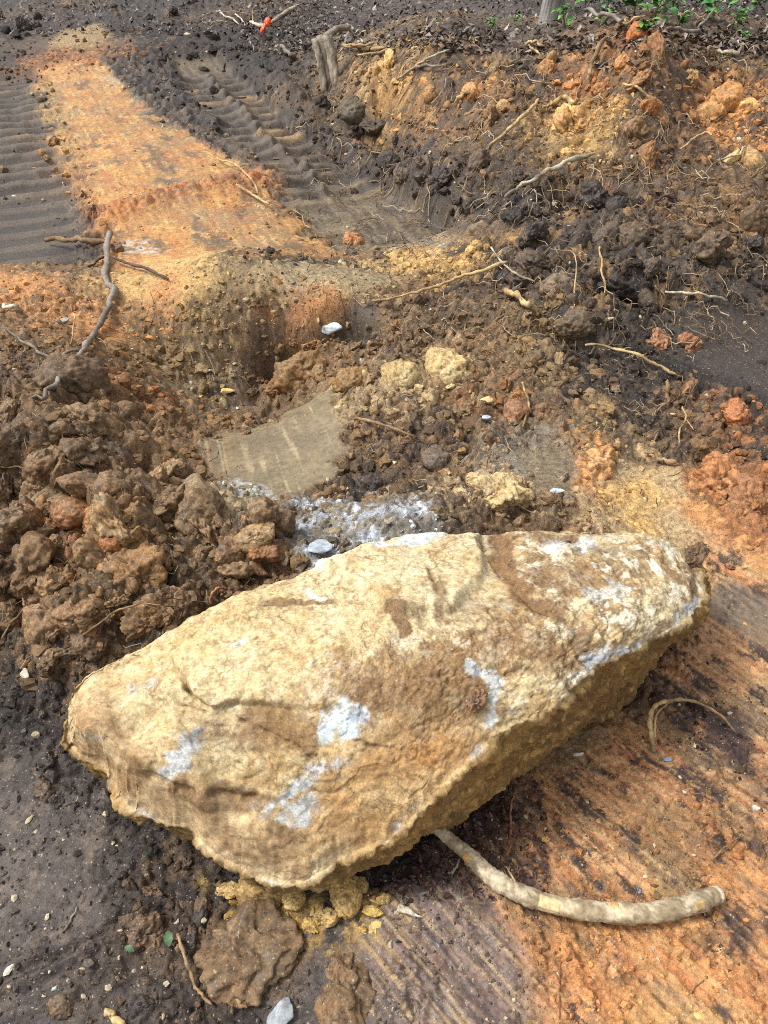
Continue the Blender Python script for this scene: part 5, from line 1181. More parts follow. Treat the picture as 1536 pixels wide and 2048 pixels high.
PAL = dict(pale=((170,156,132), (206,194,168)), tan=((176,146,100), (208,182,132)), grey=((122,112,102), (160,150,138)), dark=((84,70,60), (112,96,82)), yel=((172,144,98), (206,182,134)), brn=((130,102,74), (164,136,102)), red=((150,90,66), (186,130,96)), whit=((196,184,160), (222,212,192)))
_sd = [0]
def stick(name, label, cat, pts, d0, d1, pal, twigs=(), group=None, wig=.25, sides=8):
    def world(pts, d):
        out = []
        for p in pts:
            lf = p[2] if len(p) > 2 else 0.0
            q = HIT(p[0], p[1], lf); q[2] += d * size_at(q) * .25; out.append(q)
        return np.array(out)
    def build(nm, pts, d0, d1, seed):
        Wp = world(pts, max(d0, d1)); sz = size_at(Wp[len(Wp) // 2]); n = max(8, 5 * len(Wp))
        P = catmull(Wp, n); r = np.random.default_rng(seed)
        nz = r.normal(0, 1, (n, 3)); nz = (nz + np.roll(nz, 1, 0) + np.roll(nz, 2, 0)) / 3; P = P + nz * max(d0, d1) * sz * wig * 1.6
        R_ = np.linspace(d0, d1, n) / 2 * sz * .86 * (1 + .16 * np.sin(np.arange(n) * 1.7 + seed) + r.normal(0, .08, n)); R_[-2:] *= [.8, .45]
        b = P[0].copy(); c = PAL[pal]
        return wood_mesh(nm, P - b, R_, c[0], c[1], sides, seed), b
    _sd[0] += 1
    me, b = build(name, pts, d0, d1, _sd[0])
    o = link(name, me, loc=b, label=label, cat=cat, group=group)
    for k, (tp, a0, a1) in enumerate(twigs):
        m2, b2 = build('twig', tp, a0, a1, _sd[0] * 31 + k)
        link('twig', m2, parent=o, loc=b2 - b)
    return o
stick('root', 'long forked grey root trailing down the left cut face', 'root', [(222,472,.03),(216,520,.02),(222,580,.01),(218,618,.02),(190,665,.03),(165,700,.03),(130,745,.03),(95,780,.02),(68,800)], 18, 9, 'grey',
      [([(165,700,.03),(125,715,.02),(95,740,.02),(85,775,.01)], 8, 4), ([(135,728,.03),(90,712,.03),(50,688,.03),(5,655,.02)], 9, 6), ([(222,585,.02),(236,575,.02)], 8, 4), ([(140,752,.02),(165,775,.01),(185,785)], 5, 2)])
stick('stick', 'dark straight stick lying across the left track lane end', 'stick', [(95,483,.02),(150,484,.02),(220,488,.03)], 10, 13, 'brn')
stick('stick', 'dark tapered stick pointing down from the long root', 'stick', [(228,515,.03),(270,533,.02),(342,560,.01)], 6, 8, 'dark', [([(205,515,.02),(190,528,.01),(172,535)], 7, 4)])
stick('root', 'slender pale root stretched above the pit', 'root', [(748,608,.02),(830,585,.04),(900,562,.05),(960,542,.06),(1020,527,.04)], 5, 10, 'tan')
stick('stick', 'thick pale driftwood-like stick on the dark bank', 'stick', [(1010,397,.03),(1050,368,.05),(1090,348,.06),(1130,330,.07),(1188,312,.06)], 8, 13, 'pale')
stick('stick', 'crooked tan stick on the orange bank', 'stick', [(978,292,.03),(1010,270,.04),(1030,252,.05),(1055,225,.06),(1080,199,.05)], 8, 9, 'tan', [([(1035,248,.05),(1042,236,.07)], 4, 3)])
stick('root', 'bone coloured bent root standing on the spoil bank', 'root', [(1178,172,.02),(1180,145,.05),(1192,115,.08),(1216,78,.08)], 8, 11, 'yel')
stick('root', 'hooked pale root hanging down the spoil bank', 'root', [(1248,168,.03),(1275,178,.05),(1298,200,.05),(1293,220,.03),(1283,238,.02)], 6, 4, 'tan')
stick('stick', 'short stubby yellow log above the golden clay', 'stick', [(1102,206,.03),(1130,204,.05),(1158,204,.05)], 12, 12, 'yel', [([(1104,206,.04),(1090,214,.03),(1080,222,.02)], 5, 3)])
stick('wooden_stake', 'sawn grey stake lying in the black windrow', 'stake', [(542,48,.05),(594,14,.12)], 9, 11, 'pale', wig=.02, sides=4)
stick('root', 'pale roots beside the orange tape', 'root', [(500,46,.03),(520,52,.05),(540,50,.05)], 7, 6, 'whit', [([(432,22,.03),(450,32,.03),(480,48,.03)], 5, 4), ([(470,30,.03),(490,46,.03)], 4, 3)])
stick('stick', 'broken yellow split branch behind the stump', 'stick', [(682,94,.04),(720,96,.05),(765,98,.05)], 8, 9, 'tan', [([(690,94,.06),(720,90,.08),(752,86,.08)], 6, 5), ([(716,110,.03),(760,104,.04),(790,98,.04)], 5, 5)])
stick('stick', 'thin branch crossing the grass at the top of the orange patch', 'stick', [(790,162,.02),(825,138,.05),(860,115,.06),(896,103,.05)], 4, 6, 'pale')
stick('stick', 'slim grey twig behind the thin branch', 'stick', [(822,140,.03),(850,134,.04),(890,133,.03)], 6, 5, 'grey')
stick('stick', 'short split branch stub stuck in the orange patch', 'stick', [(915,205,.02),(930,188,.05),(942,178,.06)], 9, 10, 'tan')
stick('root', 'arched fine root before the holed orange clod', 'root', [(1362,300,.02),(1385,280,.05),(1405,268,.06),(1425,270,.05)], 5, 5, 'tan')
stick('stick', 'pale stick resting on the yellowish rock', 'stick', [(1430,322,.02),(1470,312,.05),(1492,290,.06)], 5, 5, 'pale')
stick('root', 'curved woody root arching over a dark gap in the bank', 'root', [(1170,693,.05),(1215,697,.07),(1270,710,.07),(1320,732,.05),(1356,752,.02)], 6, 8, 'tan', [([(1188,695,.06),(1178,712,.02)], 4, 3)])
stick('root', 'thick stubby root poking from the centre bank', 'root', [(1015,585,.04),(1040,600,.04),(1068,612,.03)], 12, 14, 'tan')
stick('root', 'long thread root crossing the centre bank', 'root', [(982,498,.03),(1010,530,.04),(1035,550,.05),(1066,565,.04)], 4, 6, 'pale', [([(1030,514,.03),(1075,532,.03)], 4, 3), ([(1045,566,.03),(1010,588,.02)], 3, 2)])
stick('root', 'upright hair root hanging over the grey bank face', 'root', [(1108,498,.05),(1148,510,.05),(1150,560,.03),(1147,618,.01)], 3, 4, 'tan')
stick('root', 'straight thin root hanging beside the hair root', 'root', [(1200,495,.05),(1204,540,.03),(1209,588,.01)], 4, 5, 'tan')
stick('stick', 'peeled pale stick on the dark hollow slope', 'stick', [(1330,585,.03),(1380,588,.04),(1420,594,.03),(1455,600,.02)], 6, 7, 'pale', [([(1310,572,.03),(1330,594,.02)], 6, 4), ([(1376,590,.03),(1368,602,.02)], 4, 3)])
stick('root', 'vertical knotted root stub in the right slope', 'root', [(1333,762,.03),(1334,785,.03),(1333,806,.02)], 8, 11, 'brn', [([(1333,808,.02),(1312,812,.01),(1298,805,.01)], 4, 2), ([(1330,808,.02),(1312,822,.01)], 4, 3)])
stick('root', 'branching rootlet on the right slope', 'root', [(1365,815,.02),(1370,840,.02),(1358,866,.01),(1358,895)], 4, 4, 'tan', [([(1370,836,.02),(1388,860,.01)], 3, 2)])
stick('stick', 'dark splintered stick beside the orange ridge', 'stick', [(1292,905,.01),(1320,918,.02),(1350,932,.01)], 5, 12, 'brn')
stick('root', 'pale looping root beside the cream stone', 'root', [(1043,765,.03),(1055,790,.03),(1056,815,.03),(1044,855,.01)], 5, 5, 'tan')
stick('stick', 'grey brown stick across the crumbled centre', 'stick', [(712,838,.02),(760,850,.03),(830,874,.02)], 8, 6, 'brn')
stick('root', 'slender twig slanting to the boulder with hairy tip', 'root', [(140,1288,.02),(185,1258,.05),(230,1225,.07),(285,1209,.08)], 5, 5, 'brn',
      [([(285,1209,.08),(330,1212,.08),(372,1216,.06)], 4, 2), ([(290,1209,.08),(330,1225,.07),(362,1240,.04)], 3, 2), ([(320,1196,.07),(372,1200,.05)], 3, 2)])
stick('root', 'reddish looped root at the edge of the boulder back', 'root', [(420,1210,.02),(424,1190,.05),(434,1178,.06),(456,1180,.03)], 7, 5, 'red')
stick('root', 'kinked grey root at the far left of the heap', 'root', [(5,1278,.02),(30,1240,.03),(50,1215,.04),(45,1195,.04)], 6, 5, 'brn', [([(52,1218,.03),(85,1232,.01)], 5, 4)])
stick('root', 'pale root along the left edge above the heap', 'root', [(0,935,.03),(38,934,.04),(60,948,.03),(92,975,.01)], 5, 4, 'tan')
stick('twig', 'crooked brown twig beside the green leaves', 'twig', [(357,1870,.02),(370,1915,.02),(384,1962,.02),(400,1988,.02),(425,2012,.01)], 9, 7, 'brn', [([(356,1878,.02),(330,1874,.01)], 4, 3), ([(412,1945,.02),(418,1988,.01)], 6, 5)])
stick('stick', 'flat splinter of yellow wood at the bottom edge', 'stick', [(218,2025,.01),(235,2040,.01),(250,2060,.01)], 16, 18, 'yel')
stick('stick', 'small brown splinter near the bottom clod', 'stick', [(462,1988,.01),(480,2005,.01),(494,2020,.01)], 10, 8, 'brn')
stick('twig', 'thin straight twig on the near mud', 'twig', [(126,1868,.005),(140,1845,.005),(154,1815,.005)], 6, 4, 'grey')
stick('root', 'reddish root running from the rotted matter to the limb', 'root', [(1028,1590,.01),(1020,1620,.01),(1022,1660,.01),(1018,1700,.01),(1018,1748,.005)], 5, 7, 'red')
stick('twig', 'fine straight twig on the streaked clay', 'twig', [(1130,1610,.005),(1160,1650,.008),(1200,1702,.005)], 4, 4, 'brn')
stick('twig', 'thin twig beyond the right end of the limb', 'twig', [(1424,1722,.01),(1450,1696,.01),(1484,1672,.01)], 5, 3, 'brn', [([(1448,1698,.01),(1466,1696,.005)], 3, 2)])
stick('wood_chip', 'pale pointed wood splinter beside the maroon litter', 'wood chip', [(798,1810,.008),(815,1825,.01),(846,1836,.004)], 22, 6, 'whit')
stick('wood_chip', 'small curved wood chip left of the limb base', 'wood chip', [(900,1750,.01),(912,1733,.01),(924,1718,.005)], 7, 5, 'whit')
stick('wood_chip', 'red splinter lying in the clay left of the arched root', 'wood chip', [(1228,1480,.005),(1250,1500,.006),(1266,1522,.005)], 6, 9, 'red')
stick('root', 'split tan root arched over the maroon soil', 'root', [(1308,1505,.01),(1302,1470,.03),(1300,1435,.06),(1310,1412,.09),(1345,1402,.11),(1390,1406,.10),(1435,1428,.06),(1472,1468,.01)], 14, 5, 'yel',
      [([(1312,1500,.01),(1308,1465,.03),(1312,1432,.05),(1330,1412,.07),(1346,1404,.09)], 8, 4)], wig=.06)
stick('wood_chip', 'raw red splinter at the foot of the arched root', 'wood chip', [(1304,1462,.01),(1308,1485,.012),(1310,1508,.006)], 10, 15, 'red')
stick('twig', 'curled twig on the orange clay near the bottom', 'twig', [(1380,1985,.005),(1392,1970,.01),(1406,1960,.005)], 4, 3, 'brn')
stick('twig', 'thin root line hanging from the limb to the bottom edge', 'twig', [(1122,1855,.004),(1120,1930,.004),(1118,2040,.004)], 3, 3, 'red')
stick('stick', 'straight pale root laid on the dozed slope by the strip', 'stick', [(435,315,.02),(470,332,.03),(500,355,.03),(518,390,.02)], 4, 5, 'tan')
stick('stick', 'second pale stick fallen below the straight one', 'stick', [(470,372,.02),(500,388,.02),(536,412,.02)], 5, 6, 'tan')
stick('stick', 'brown stick lying near the white flecks at far left', 'stick', [(5,615,.02),(25,618,.02),(46,626,.01)], 9, 8, 'whit')
stick('root', 'thin pale root hanging beside the blue grey chip', 'root', [(148,628,.03),(150,645,.03),(140,690,.01)], 4, 3, 'tan')
stick('stick', 'black crooked stem rising from the bank near the right edge', 'stick', [(1298,440,.01),(1302,422,.05),(1318,400,.08),(1350,388,.08)], 8, 5, 'dark')
stick('root', 'wiry root hanging at the right frame edge', 'root', [(1500,360,.02),(1515,345,.05),(1536,325,.06)], 6, 5, 'brn')
stick('root', 'looped root high on the bank below the tree', 'root', [(1050,90,.03),(1070,85,.05),(1090,92,.03)], 6, 5, 'tan', [([(1055,92,.03),(1075,108,.03),(1092,122,.02)], 5, 4)])
stick('fallen_branch', 'bare grey branch lying among the green plants', 'branch', [(1172,26,.06),(1210,34,.08),(1250,42,.08)], 9, 10, 'grey')
stick('fallen_branch', 'forked grey branch lying under the plants at right', 'branch', [(1328,58,.05),(1370,66,.06),(1400,72,.05)], 8, 9, 'grey', [([(1395,60,.06),(1410,40,.1),(1430,20,.15)], 7, 5)])
stick('stick', 'bent tan stem leaning at the crown clod', 'stick', [(1240,55,.02),(1262,42,.08),(1290,34,.06)], 6, 6, 'tan')
stick('stick', 'grey stick half buried in the black windrow', 'stick', [(562,96,.03),(578,108,.03),(592,118,.01)], 9, 9, 'grey')
stick('stick', 'pale grey stick on the far right bank', 'stick', [(1440,104,.03),(1460,106,.04),(1482,108,.03)], 8, 9, 'pale')

# the peeled limb
def limb():
    pts = [(868,1650,.0),(905,1683),(940,1712),(972,1744),(1008,1770),(1060,1795),(1120,1812),(1170,1820),(1230,1826),(1300,1826),(1360,1814),(1410,1798),(1440,1786)]
    dia = [25,27,30,36,37,34,35,38,39,38,38,37,31]
    W0 = []
    for p, d in zip(pts, dia):
        q = Pz(p[0], p[1], 0.03); r = d * size_at(q) / 2; q = Pz(p[0], p[1], r + .012); W0.append(q)
    W0 = np.array(W0); n = 150; P = catmull(W0, n); R_ = np.interp(np.linspace(0, 1, n), np.linspace(0, 1, len(dia)), dia) / 2 * size_at(W0[5])
    for c in (26, 47, 63, 84, 104, 120, 134): R_ *= 1 + .12 * np.exp(-((np.arange(n) - c) / 2.2) ** 2)
    R_ *= 1 + .03 * np.sin(np.arange(n) * .45) + .02 * np.random.default_rng(5).normal(size=n)
    b = P[70].copy()
    root = bpy.data.objects.new('peeled_limb', None); COL.objects.link(root); root.location = b; root.empty_display_size = .05
    root['label'] = 'thick curved pale limb poking out from under the boulder front'; root['category'] = 'limb'
    Vt, F_, cp = tube(P - b, R_, 28, 3, .035)
    t = np.clip(.5 + f3(Vt * np.array([1, 1, 1]), 30, 481, 5, .65) * 1.9, 0, 1)[:, None]; k = np.clip(f3(Vt, 70, 482, 3) * 3 - .8, 0, 1)[:, None]; st_ = np.clip(f3(Vt, 9, 483, 3) * 2.4 - .3, 0, 1)[:, None]
    t = sst(.25, .75, t); col = lin((160,142,114)) * (1 - t) + lin((212,196,166)) * t; col = col * (1 - .6 * k) + lin((110,92,70)) * .6 * k; col = col * (1 - .3 * st_) + lin((176,148,104)) * .3 * st_
    Vt += np.random.default_rng(2).normal(0, .0006, Vt.shape)
    link('bark', mk_mesh('bark', Vt, np.vstack([F_[:, [0, 1, 2]], F_[:, [0, 2, 3]], cp]), M_WOOD, col), parent=root)
    def shell(name, i0, i1, a0, a1, c, off):
        T = np.gradient(P, axis=0); T /= np.linalg.norm(T, axis=1)[:, None]; Vs = []; m = 9
        for i in range(i0, i1 + 1):
            v = np.cross(T[i], [0, 0, 1]); v /= np.linalg.norm(v); u = np.cross(v, T[i])
            for a in np.linspace(a0, a1, m):
                e = 0 if (i in (i0, i1) or a in (a0, a1)) else 1
                Vs.append(P[i] - b + (u * math.cos(a) + v * math.sin(a)) * (R_[i] * 1.02 + (off if e else -.003)))
        Vs = np.array(Vs); I = np.arange(len(Vs)).reshape(-1, m); F2 = np.stack([I[:-1, :-1], I[:-1, 1:], I[1:, 1:], I[1:, :-1]], -1).reshape(-1, 4)
        g = np.clip(.5 + f3(Vs * np.array([.3, 1, 1]), 200, 485, 3), 0, 1)[:, None]
        link(name, mk_mesh(name, Vs, F2, M_WOOD, lin(c) * (.85 + .3 * g)), parent=root)
    shell('peeled_wood', 65, 75, -.5, 1.3, (226,200,150), .0012); shell('peeled_wood', 128, 134, .2, 1.2, (196,164,112), .001); shell('peeled_wood', 96, 101, -.9, .1, (206,178,128), .001)
    for i_, dv in ((30, (.03, -.02, .012)), (58, (-.02, .035, .015)), (104, (.02, .03, .02))):
        q = P[i_] - b; link('rootlet', wood_mesh('rootlet', catmull([q, q + np.array(dv) * .6 + np.array([0, 0, .004]), q + np.array(dv) * 1.3], 7), np.linspace(.004, .0012, 7), (140,118,88), (176,152,116), 6, 110 + i_), parent=root)
    shell('peeled_wood', 22, 28, .3, 1.6, (206,160,96), .001)
    e = P[-1] - P[-2]; e /= np.linalg.norm(e)
    a = np.arange(20) / 20 * 2 * np.pi; u = np.cross(e, [0, 0, 1]); u /= np.linalg.norm(u); v = np.cross(e, u)
    D_ = np.vstack([(P[-1] - b + e * .003)[None], P[-1] - b + e * .002 + (np.cos(a)[:, None] * u + np.sin(a)[:, None] * v) * R_[-1] * .85])
    link('cut_end', mk_mesh('cut_end', D_, np.array([[0, 1 + k_, 1 + (k_ + 1) % 20] for k_ in range(20)]), M_WOOD, lin((120,104,84))[None] * np.ones((21, 1))), parent=root)
limb()

# the grey stump with its shredded trunk
def stump():
    base = HIT(664, 172); ry = ray(640, 70); top = np.array([0, 0, CAMH]) + ry * (base[1] + .10) / ry[1]
    root = bpy.data.objects.new('tree_stump', None); COL.objects.link(root); root.location = base
    root['label'] = 'weathered grey stump with shredded bark on the edge of the bank'; root['category'] = 'stump'
    d = top - base; r = np.random.default_rng(8); sz = size_at(base)
    side_ = np.cross(d, [0, 1, 0]); side_ /= np.linalg.norm(side_)
    for k, off in enumerate((-14, -5, 6, 16)):
        P = np.array([base + side_ * off * sz * (1 if k % 2 else .9) + d * t + np.array([0, .02 * (k % 3 - 1), 0]) + side_ * (-.05 * math.sin(t * 2.2)) * d[2] for t in np.linspace(-.1, 1 + r.uniform(-.08, .03), 14)])
        R_ = np.full(14, 6.8 * sz) * (1 + r.uniform(-.15, .15, 14))
        link('wood_strand', wood_mesh('wood_strand', P - base, R_, (150,138,120), (206,194,172), 10, 60 + k, .22), parent=root)
    q = top + np.array([.03, .02, -.02]); P = catmull([q, q + np.array([.10, .03, .05]), q + np.array([.20, .04, .06])], 10)
    link('branch_stub', wood_mesh('branch_stub', P - base, np.linspace(7, 5.5, 10) * sz, (124,114,104), (160,150,136), 8, 70), parent=root)
stump()

# orange flagging tape
def tape():
    p = HIT(530, 54, .07); sz = size_at(p)
    root = bpy.data.objects.new('flagging_tape', None); COL.objects.link(root); root.location = p
    root['label'] = 'bright orange flagging tape tied at the end of the stake'; root['category'] = 'tape'
    r = np.random.default_rng(4)
    for nm, pts in (('knot', [(-2, 0), (4, 5), (10, 2), (12, 8), (4, 9), (-2, 4)]), ('tail', [(-2, 0), (-8, -4), (-12, -9), (-10, -13)])):
        C_l = catmull(np.array([[a * sz, 0.01 * i, b * sz * 1.3] for i, (a, b) in enumerate(pts)]), 16)
        Vv = np.vstack([C_l + np.array([0, .012, 4 * sz]), C_l - np.array([0, .012, 4 * sz])]); Vv += r.normal(0, .9 * sz, Vv.shape); m = 16
        Ff = np.array([[i, i + 1, m + i + 1, m + i] for i in range(m - 1)])
        ob = link(nm, mk_mesh(nm, Vv, Ff, M_TAPE, np.tile(lin((255,84,30), 1.0), (2 * m, 1))), parent=root)
        so = ob.modifiers.new('thick', 'SOLIDIFY'); so.thickness = .003
tape()

# ------------------------------------------------------------------ wood's edge: tree, plants, litter
def tree():
    b = HIT(1100, 46); sz = size_at(b); r = np.random.default_rng(14)
    root = bpy.data.objects.new('pine_tree', None); COL.objects.link(root); root.location = b
    root['label'] = 'grey barked tree trunk at the edge of the wood'; root['category'] = 'tree'
    n = 60; zs = np.linspace(-.15, 9, n); P = np.stack([.03 * zs + .03 * np.sin(zs * .8), .02 * np.sin(zs), zs], 1); R_ = (19.5 * sz) * (1 - zs / 13) * (1 + .35 * np.exp(-(zs + .1) / .16))
    Vt, F_, cp = tube(P, R_, 40, 9, .02)
    pl = np.abs(np.sin(np.arctan2(Vt[:, 1] - .02, Vt[:, 0]) * 11 + f3(Vt, 3, 501, 3) * 5)); Vt[:, :2] += (Vt[:, :2] - P[0, :2]) * (pl * .05 * (Vt[:, 2:3].ravel() < 2))[:, None]
    t = np.clip(pl + f3(Vt, 30, 502, 3) * .6, 0, 1)[:, None]
    link('trunk', mk_mesh('trunk', Vt, np.vstack([F_[:, [0, 1, 2]], F_[:, [0, 2, 3]], cp]), M_WOOD, lin((92,86,80)) * (1 - t) + lin((160,156,150)) * t), parent=root)
    LV = []; 
    for k in range(16):
        z0 = r.uniform(5, 8.8); a = r.uniform(0, 6.28); ln = (9.6 - z0) * .45 + .3; q0 = np.array([.03 * z0, 0, z0]); q1 = q0 + np.array([math.cos(a) * ln, math.sin(a) * ln, ln * .25])
        Pl = catmull([q0, (q0 + q1) / 2 + np.array([0, 0, -.05]), q1], 8)
        link('limb', wood_mesh('limb', Pl, np.linspace(.035, .008, 8), (92,86,80), (130,120,110), 6, 80 + k), parent=root)
        for _ in range(140): LV.append(q0 + (q1 - q0) * r.uniform(.35, 1.05) + r.normal(0, .16, 3))
    LV = np.array(LV); n = len(LV); e1 = r.normal(0, .05, (n, 3)); e2 = r.normal(0, .05, (n, 3))
    Q = np.stack([LV - e1, LV - e2, LV + e1, LV + e2], 1).reshape(-1, 3)
    link('crown', mk_mesh('crown', Q, np.arange(4 * n).reshape(-1, 4), M_LEAF, np.repeat(lin((92,128,60), .5)[None] * r.uniform(.6, 1.3, (n, 1)), 4, 0), False), parent=root)
tree()

def leaf_mesh(k, ln=1.0, wd=.55, col=(120,180,70)):
    r = np.random.default_rng(70 + k); n = 9; rows = []
    for i in range(n):
        t = i / (n - 1); wv_ = wd / 2 * math.sin(math.pi * min(1, t * .92 + .05)) ** .8 * (1 + .12 * math.sin(t * 22 + k)); z0 = .18 * math.sin(t * 2.2) - .25 * t * t
        rows += [(-wv_, t * ln, z0 + .12 * wv_ * 2), (0, t * ln, z0), (wv_, t * ln, z0 + .12 * wv_ * 2)]
    Vv = np.array(rows); Ff = []
    for i in range(n - 1):
        for j in (0, 1): Ff.append([3 * i + j, 3 * i + j + 1, 3 * i + j + 4, 3 * i + j + 3])
    c = lin(col, .5)[None] * r.uniform(.85, 1.15, (len(Vv), 1)); c[1::3] *= 1.25
    return mk_mesh('leaf', Vv, np.array(Ff), M_LEAF, c, True)
LEAVES = [leaf_mesh(0, col=(120,184,74)), leaf_mesh(1, .9, .7, (92,160,64)), leaf_mesh(2, 1, .6, (144,204,88)), leaf_mesh(3, 1, .65, (74,138,62))]
PL = [(1268,15,95,'tall bright green seedling above the crown clod'),(1310,28,80,'leafy green plant behind the crown clod'),(1362,46,50,'small yellow green sprig on the branch'),(1290,62,60,'green sprig hugging the crown clod'),(1130,40,60,'dark green plant against the tree trunk'),
      (1200,40,44,'small pale sprig by the bare branch'),(1215,8,60,'green seedling right of the tree'),(1425,28,70,'broad green plant under the forked branch'),(1465,45,60,'green plant right of the forked branch'),(1500,76,34,'single bright sprig low on the right bank'),
      (1400,10,60,'green seedling at the top edge'),(1510,14,60,'dark green seedling in the top right corner'),(980,44,36,'pale small weed left of the tree'),(1035,40,30,'tiny pale weed close to the tree'),(1170,6,60,'green seedling at the top edge beside the tree'),(1345,8,60,'leafy seedling at the top edge centre right')]
for i, (px, py, wp, lb) in enumerate(PL):
    b = HIT(px, py + 14); sz = size_at(b); r = np.random.default_rng(300 + i); hgt = wp * sz * .55
    root = bpy.data.objects.new('leafy_plant', None); COL.objects.link(root); root.location = b; root['label'] = lb; root['category'] = 'plant'; root['group'] = 'green seedlings at the edge of the wood'
    tip = np.array([r.normal(0, .03), r.normal(0, .03), hgt]); P = catmull([np.zeros(3), tip * .5 + r.normal(0, .01, 3), tip], 8)
    link('stem', wood_mesh('stem', P, np.linspace(.006, .003, 8), (96,110,66), (120,136,80), 6, 90 + i), parent=root)
    for k in range(int(12 + wp / 7)):
        t = r.uniform(.35, 1); q = tip * t; L_ = wp * sz * r.uniform(.2, .34)
        link('leaf', LEAVES[(i + k // 3) % 4], parent=root, loc=q + np.array([r.normal(0, .25), r.normal(0, .1), r.normal(0, .12)]) * wp * sz * .6, rot=(r.uniform(-.3, .7), r.uniform(-.4, .4), r.uniform(0, 6.28)), scale=(L_, L_, L_))
for px, py, wp, lb, rz in ((268,1903,22,'small torn green leaf flat on the near mud', 1.2), (338,1893,30,'upright dusty green leaf beside the crooked twig', .3)):
    p = HIT(px, py, .012); L_ = wp * size_at(p); m = leaf_mesh(7, 1, .6, (96,128,86)); link('fallen_leaf', m, loc=p, rot=(.15, .1, rz), scale=(L_,) * 3, label=lb, cat='leaf')

def litter(name, label, n, pyr, pxr, cols, size, seed, flt=None):
    r = np.random.default_rng(seed); px = r.uniform(*pxr, n); py = pyr[0] + (pyr[1] - pyr[0]) * r.random(n)
    cxn = (px - CX) / FPX; cyn = (CY - py) / FPX; dy = cT + cyn * sT; dz = -sT + cyn * cT; zz = np.full(n, .3)
    for _ in range(8): t = (CAMH - zz) / -dz; X = cxn * t; Y = dy * t; zz = .4 * zz + .6 * H(X, Y)
    zz = H(X, Y) + .012; c0 = np.stack([X, Y, zz], 1)
    a = r.uniform(0, 6.28, n); L_ = size * r.uniform(.5, 1.3, n)
    e1 = np.stack([np.cos(a), np.sin(a), r.normal(0, .5, n)], 1) * L_[:, None]; e2 = np.stack([-np.sin(a), np.cos(a), r.normal(0, .5, n)], 1) * (L_ * r.uniform(.3, .6, n))[:, None]
    up = np.zeros((n, 3)); up[:, 2] = L_ * r.uniform(-.2, .5, n)
    Q = np.stack([c0 - e1, c0 - e2 + up, c0 + e1, c0 + e2 + up, c0 + up * .2], 1).reshape(-1, 3); I = (np.arange(n) * 5)[:, None]
    F_ = np.concatenate([I + np.array([[0, 1, 4]]), I + np.array([[1, 2, 4]]), I + np.array([[2, 3, 4]]), I + np.array([[3, 0, 4]])])
    C_l = np.array([lin(c) for c in cols])[r.integers(0, len(cols), n)] * r.uniform(.6, 1.2, (n, 1))
    link(name, mk_mesh(name, Q, F_, M_LEAF, np.repeat(C_l, 5, 0), False), kind='stuff', label=label, cat='leaf litter')
litter('leaf_litter', 'dead brown leaves strewn over the forest floor', 6500, (-60, 110), (480, 1640), [(112,92,78),(92,74,62),(130,112,96),(78,64,56),(160,144,126),(86,68,56)], .026, 31)
litter('forest_twigs', 'small leaves and chips strewn over the dark far soil', 2400, (-60, 70), (-60, 700), [(104,88,76),(84,70,60),(140,124,106),(70,58,50)], .022, 33)
litter('bark_litter', 'maroon rotted bark scraps around the boulder foot', 700, (1560, 1800), (780, 1090), [(74,44,40),(58,40,38),(96,56,46)], .006, 32)

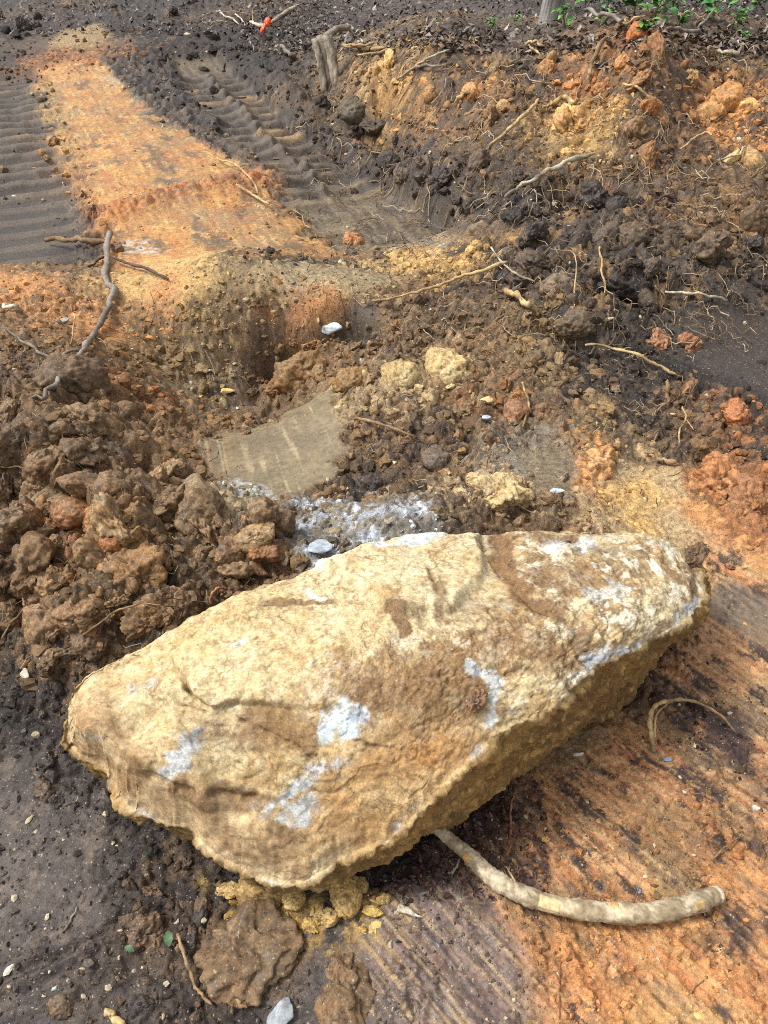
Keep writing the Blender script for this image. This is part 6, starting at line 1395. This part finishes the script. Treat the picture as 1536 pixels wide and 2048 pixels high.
# hair-fine rootlets: too many to count
def rootlets(n, seed):
    r = np.random.default_rng(seed); Vs = []; Fs = []; Cs = []; k0 = 0
    zones = [((600, 60), (1536, 700), .75), ((0, 600), (500, 1350), .12), ((700, 650), (1400, 1050), .13)]
    for i in range(n):
        u = r.random(); z_ = zones[0] if u < .75 else (zones[1] if u < .87 else zones[2])
        px, py = r.uniform(z_[0][0], z_[1][0]), r.uniform(z_[0][1], z_[1][1])
        d = ray(px, py); zz = .1
        for _ in range(5): t = (CAMH - zz) / -d[2]; zz = .4 * zz + .6 * float(H(d[0] * t, d[1] * t))
        q = np.array([d[0] * t, d[1] * t, zz]); sz = np.linalg.norm(q - np.array([0, 0, CAMH])) / FPX
        ln = r.uniform(18, 75) * sz; m = 6; a = r.uniform(0, 6.28); P = [q]
        for j in range(m - 1):
            a += r.normal(0, .55); s_ = ln / m; nq = P[-1] + np.array([math.cos(a) * s_, math.sin(a) * s_, 0]); nq[2] = float(H(nq[0], nq[1])) + r.uniform(.004, .03); P.append(nq)
        P = np.array(P); P[:, 2] += .004; R_ = r.uniform(.6, 1.3) * sz * .7; side_ = np.gradient(P, axis=0); side_ = np.cross(side_, [0, 0, 1]); side_ /= np.linalg.norm(side_, axis=1)[:, None] + 1e-9
        tri = np.stack([P + side_ * R_, P - side_ * R_, P + np.array([0, 0, R_ * 1.6])], 1).reshape(-1, 3); Vs.append(tri)
        for j in range(m - 1):
            for e in range(3): Fs.append([k0 + j * 3 + e, k0 + j * 3 + (e + 1) % 3, k0 + (j + 1) * 3 + (e + 1) % 3, k0 + (j + 1) * 3 + e])
        c = lin([(150,126,94), (124,102,78), (100,84,68), (186,166,134)][r.integers(4)]); Cs.append(np.tile(c, (m * 3, 1))); k0 += m * 3
    link('rootlets', mk_mesh('rootlets', np.vstack(Vs), np.array(Fs), M_WOOD, np.vstack(Cs), False), kind='stuff', label='hair-fine rootlets tangled over the broken soil', cat='roots')
rootlets(1500, 41)
def thin_roots(n, seed):
    r = np.random.default_rng(seed); proto = []
    for k in range(9):
        P = [np.zeros(3)]; a = 0.0; e = .2
        for j in range(7):
            a += r.normal(0, .45); e += r.normal(0, .25); P.append(P[-1] + np.array([math.cos(a), math.sin(a), .25 * math.sin(e * 2)]) / 7)
        P = catmull(np.array(P), 22); c = PAL[['tan', 'brn', 'grey', 'pale'][k % 4]]
        m1 = wood_mesh('root', P, np.linspace(.014, .005, 22), c[0], c[1], 6, 200 + k, .2)
        q = P[9 + k % 6]; Q = catmull([q, q + np.array([.12, .12 * (1 if k % 2 else -1), .05]), q + np.array([.2, .26 * (1 if k % 2 else -1), .02])], 9)
        m2 = wood_mesh('twig', Q, np.linspace(.008, .003, 9), c[0], c[1], 5, 230 + k, .2); proto.append((m1, m2))
    zones = [([(620,60),(1536,60),(1536,400),(1100,420),(760,300)], 'thin bare root strewn on the upper spoil bank', 'thin roots on the upper spoil bank', 30), ([(950,420),(1536,400),(1536,640),(1250,640),(1000,640)], 'thin bare root strewn on the lower spoil bank', 'thin roots on the lower spoil bank', 16), ([(380,10),(900,10),(900,70),(600,80),(400,60)], 'thin twig lying on the dark soil below the wood', 'thin twigs below the wood', 14)]
    for pts, lb, gp, cnt in zones:
        for q in in_px_poly(pts, cnt, seed + cnt):
            p = HIT(*q); L_ = r.uniform(28, 80) * size_at(p); m1, m2 = proto[r.integers(9)]
            o = link('root', m1, loc=(p[0], p[1], p[2] + .008), rot=(r.normal(0, .25), r.normal(0, .25), r.uniform(0, 6.28)), scale=L_, label=lb, cat='root', group=gp); link('twig', m2, parent=o)
thin_roots(60, 71)
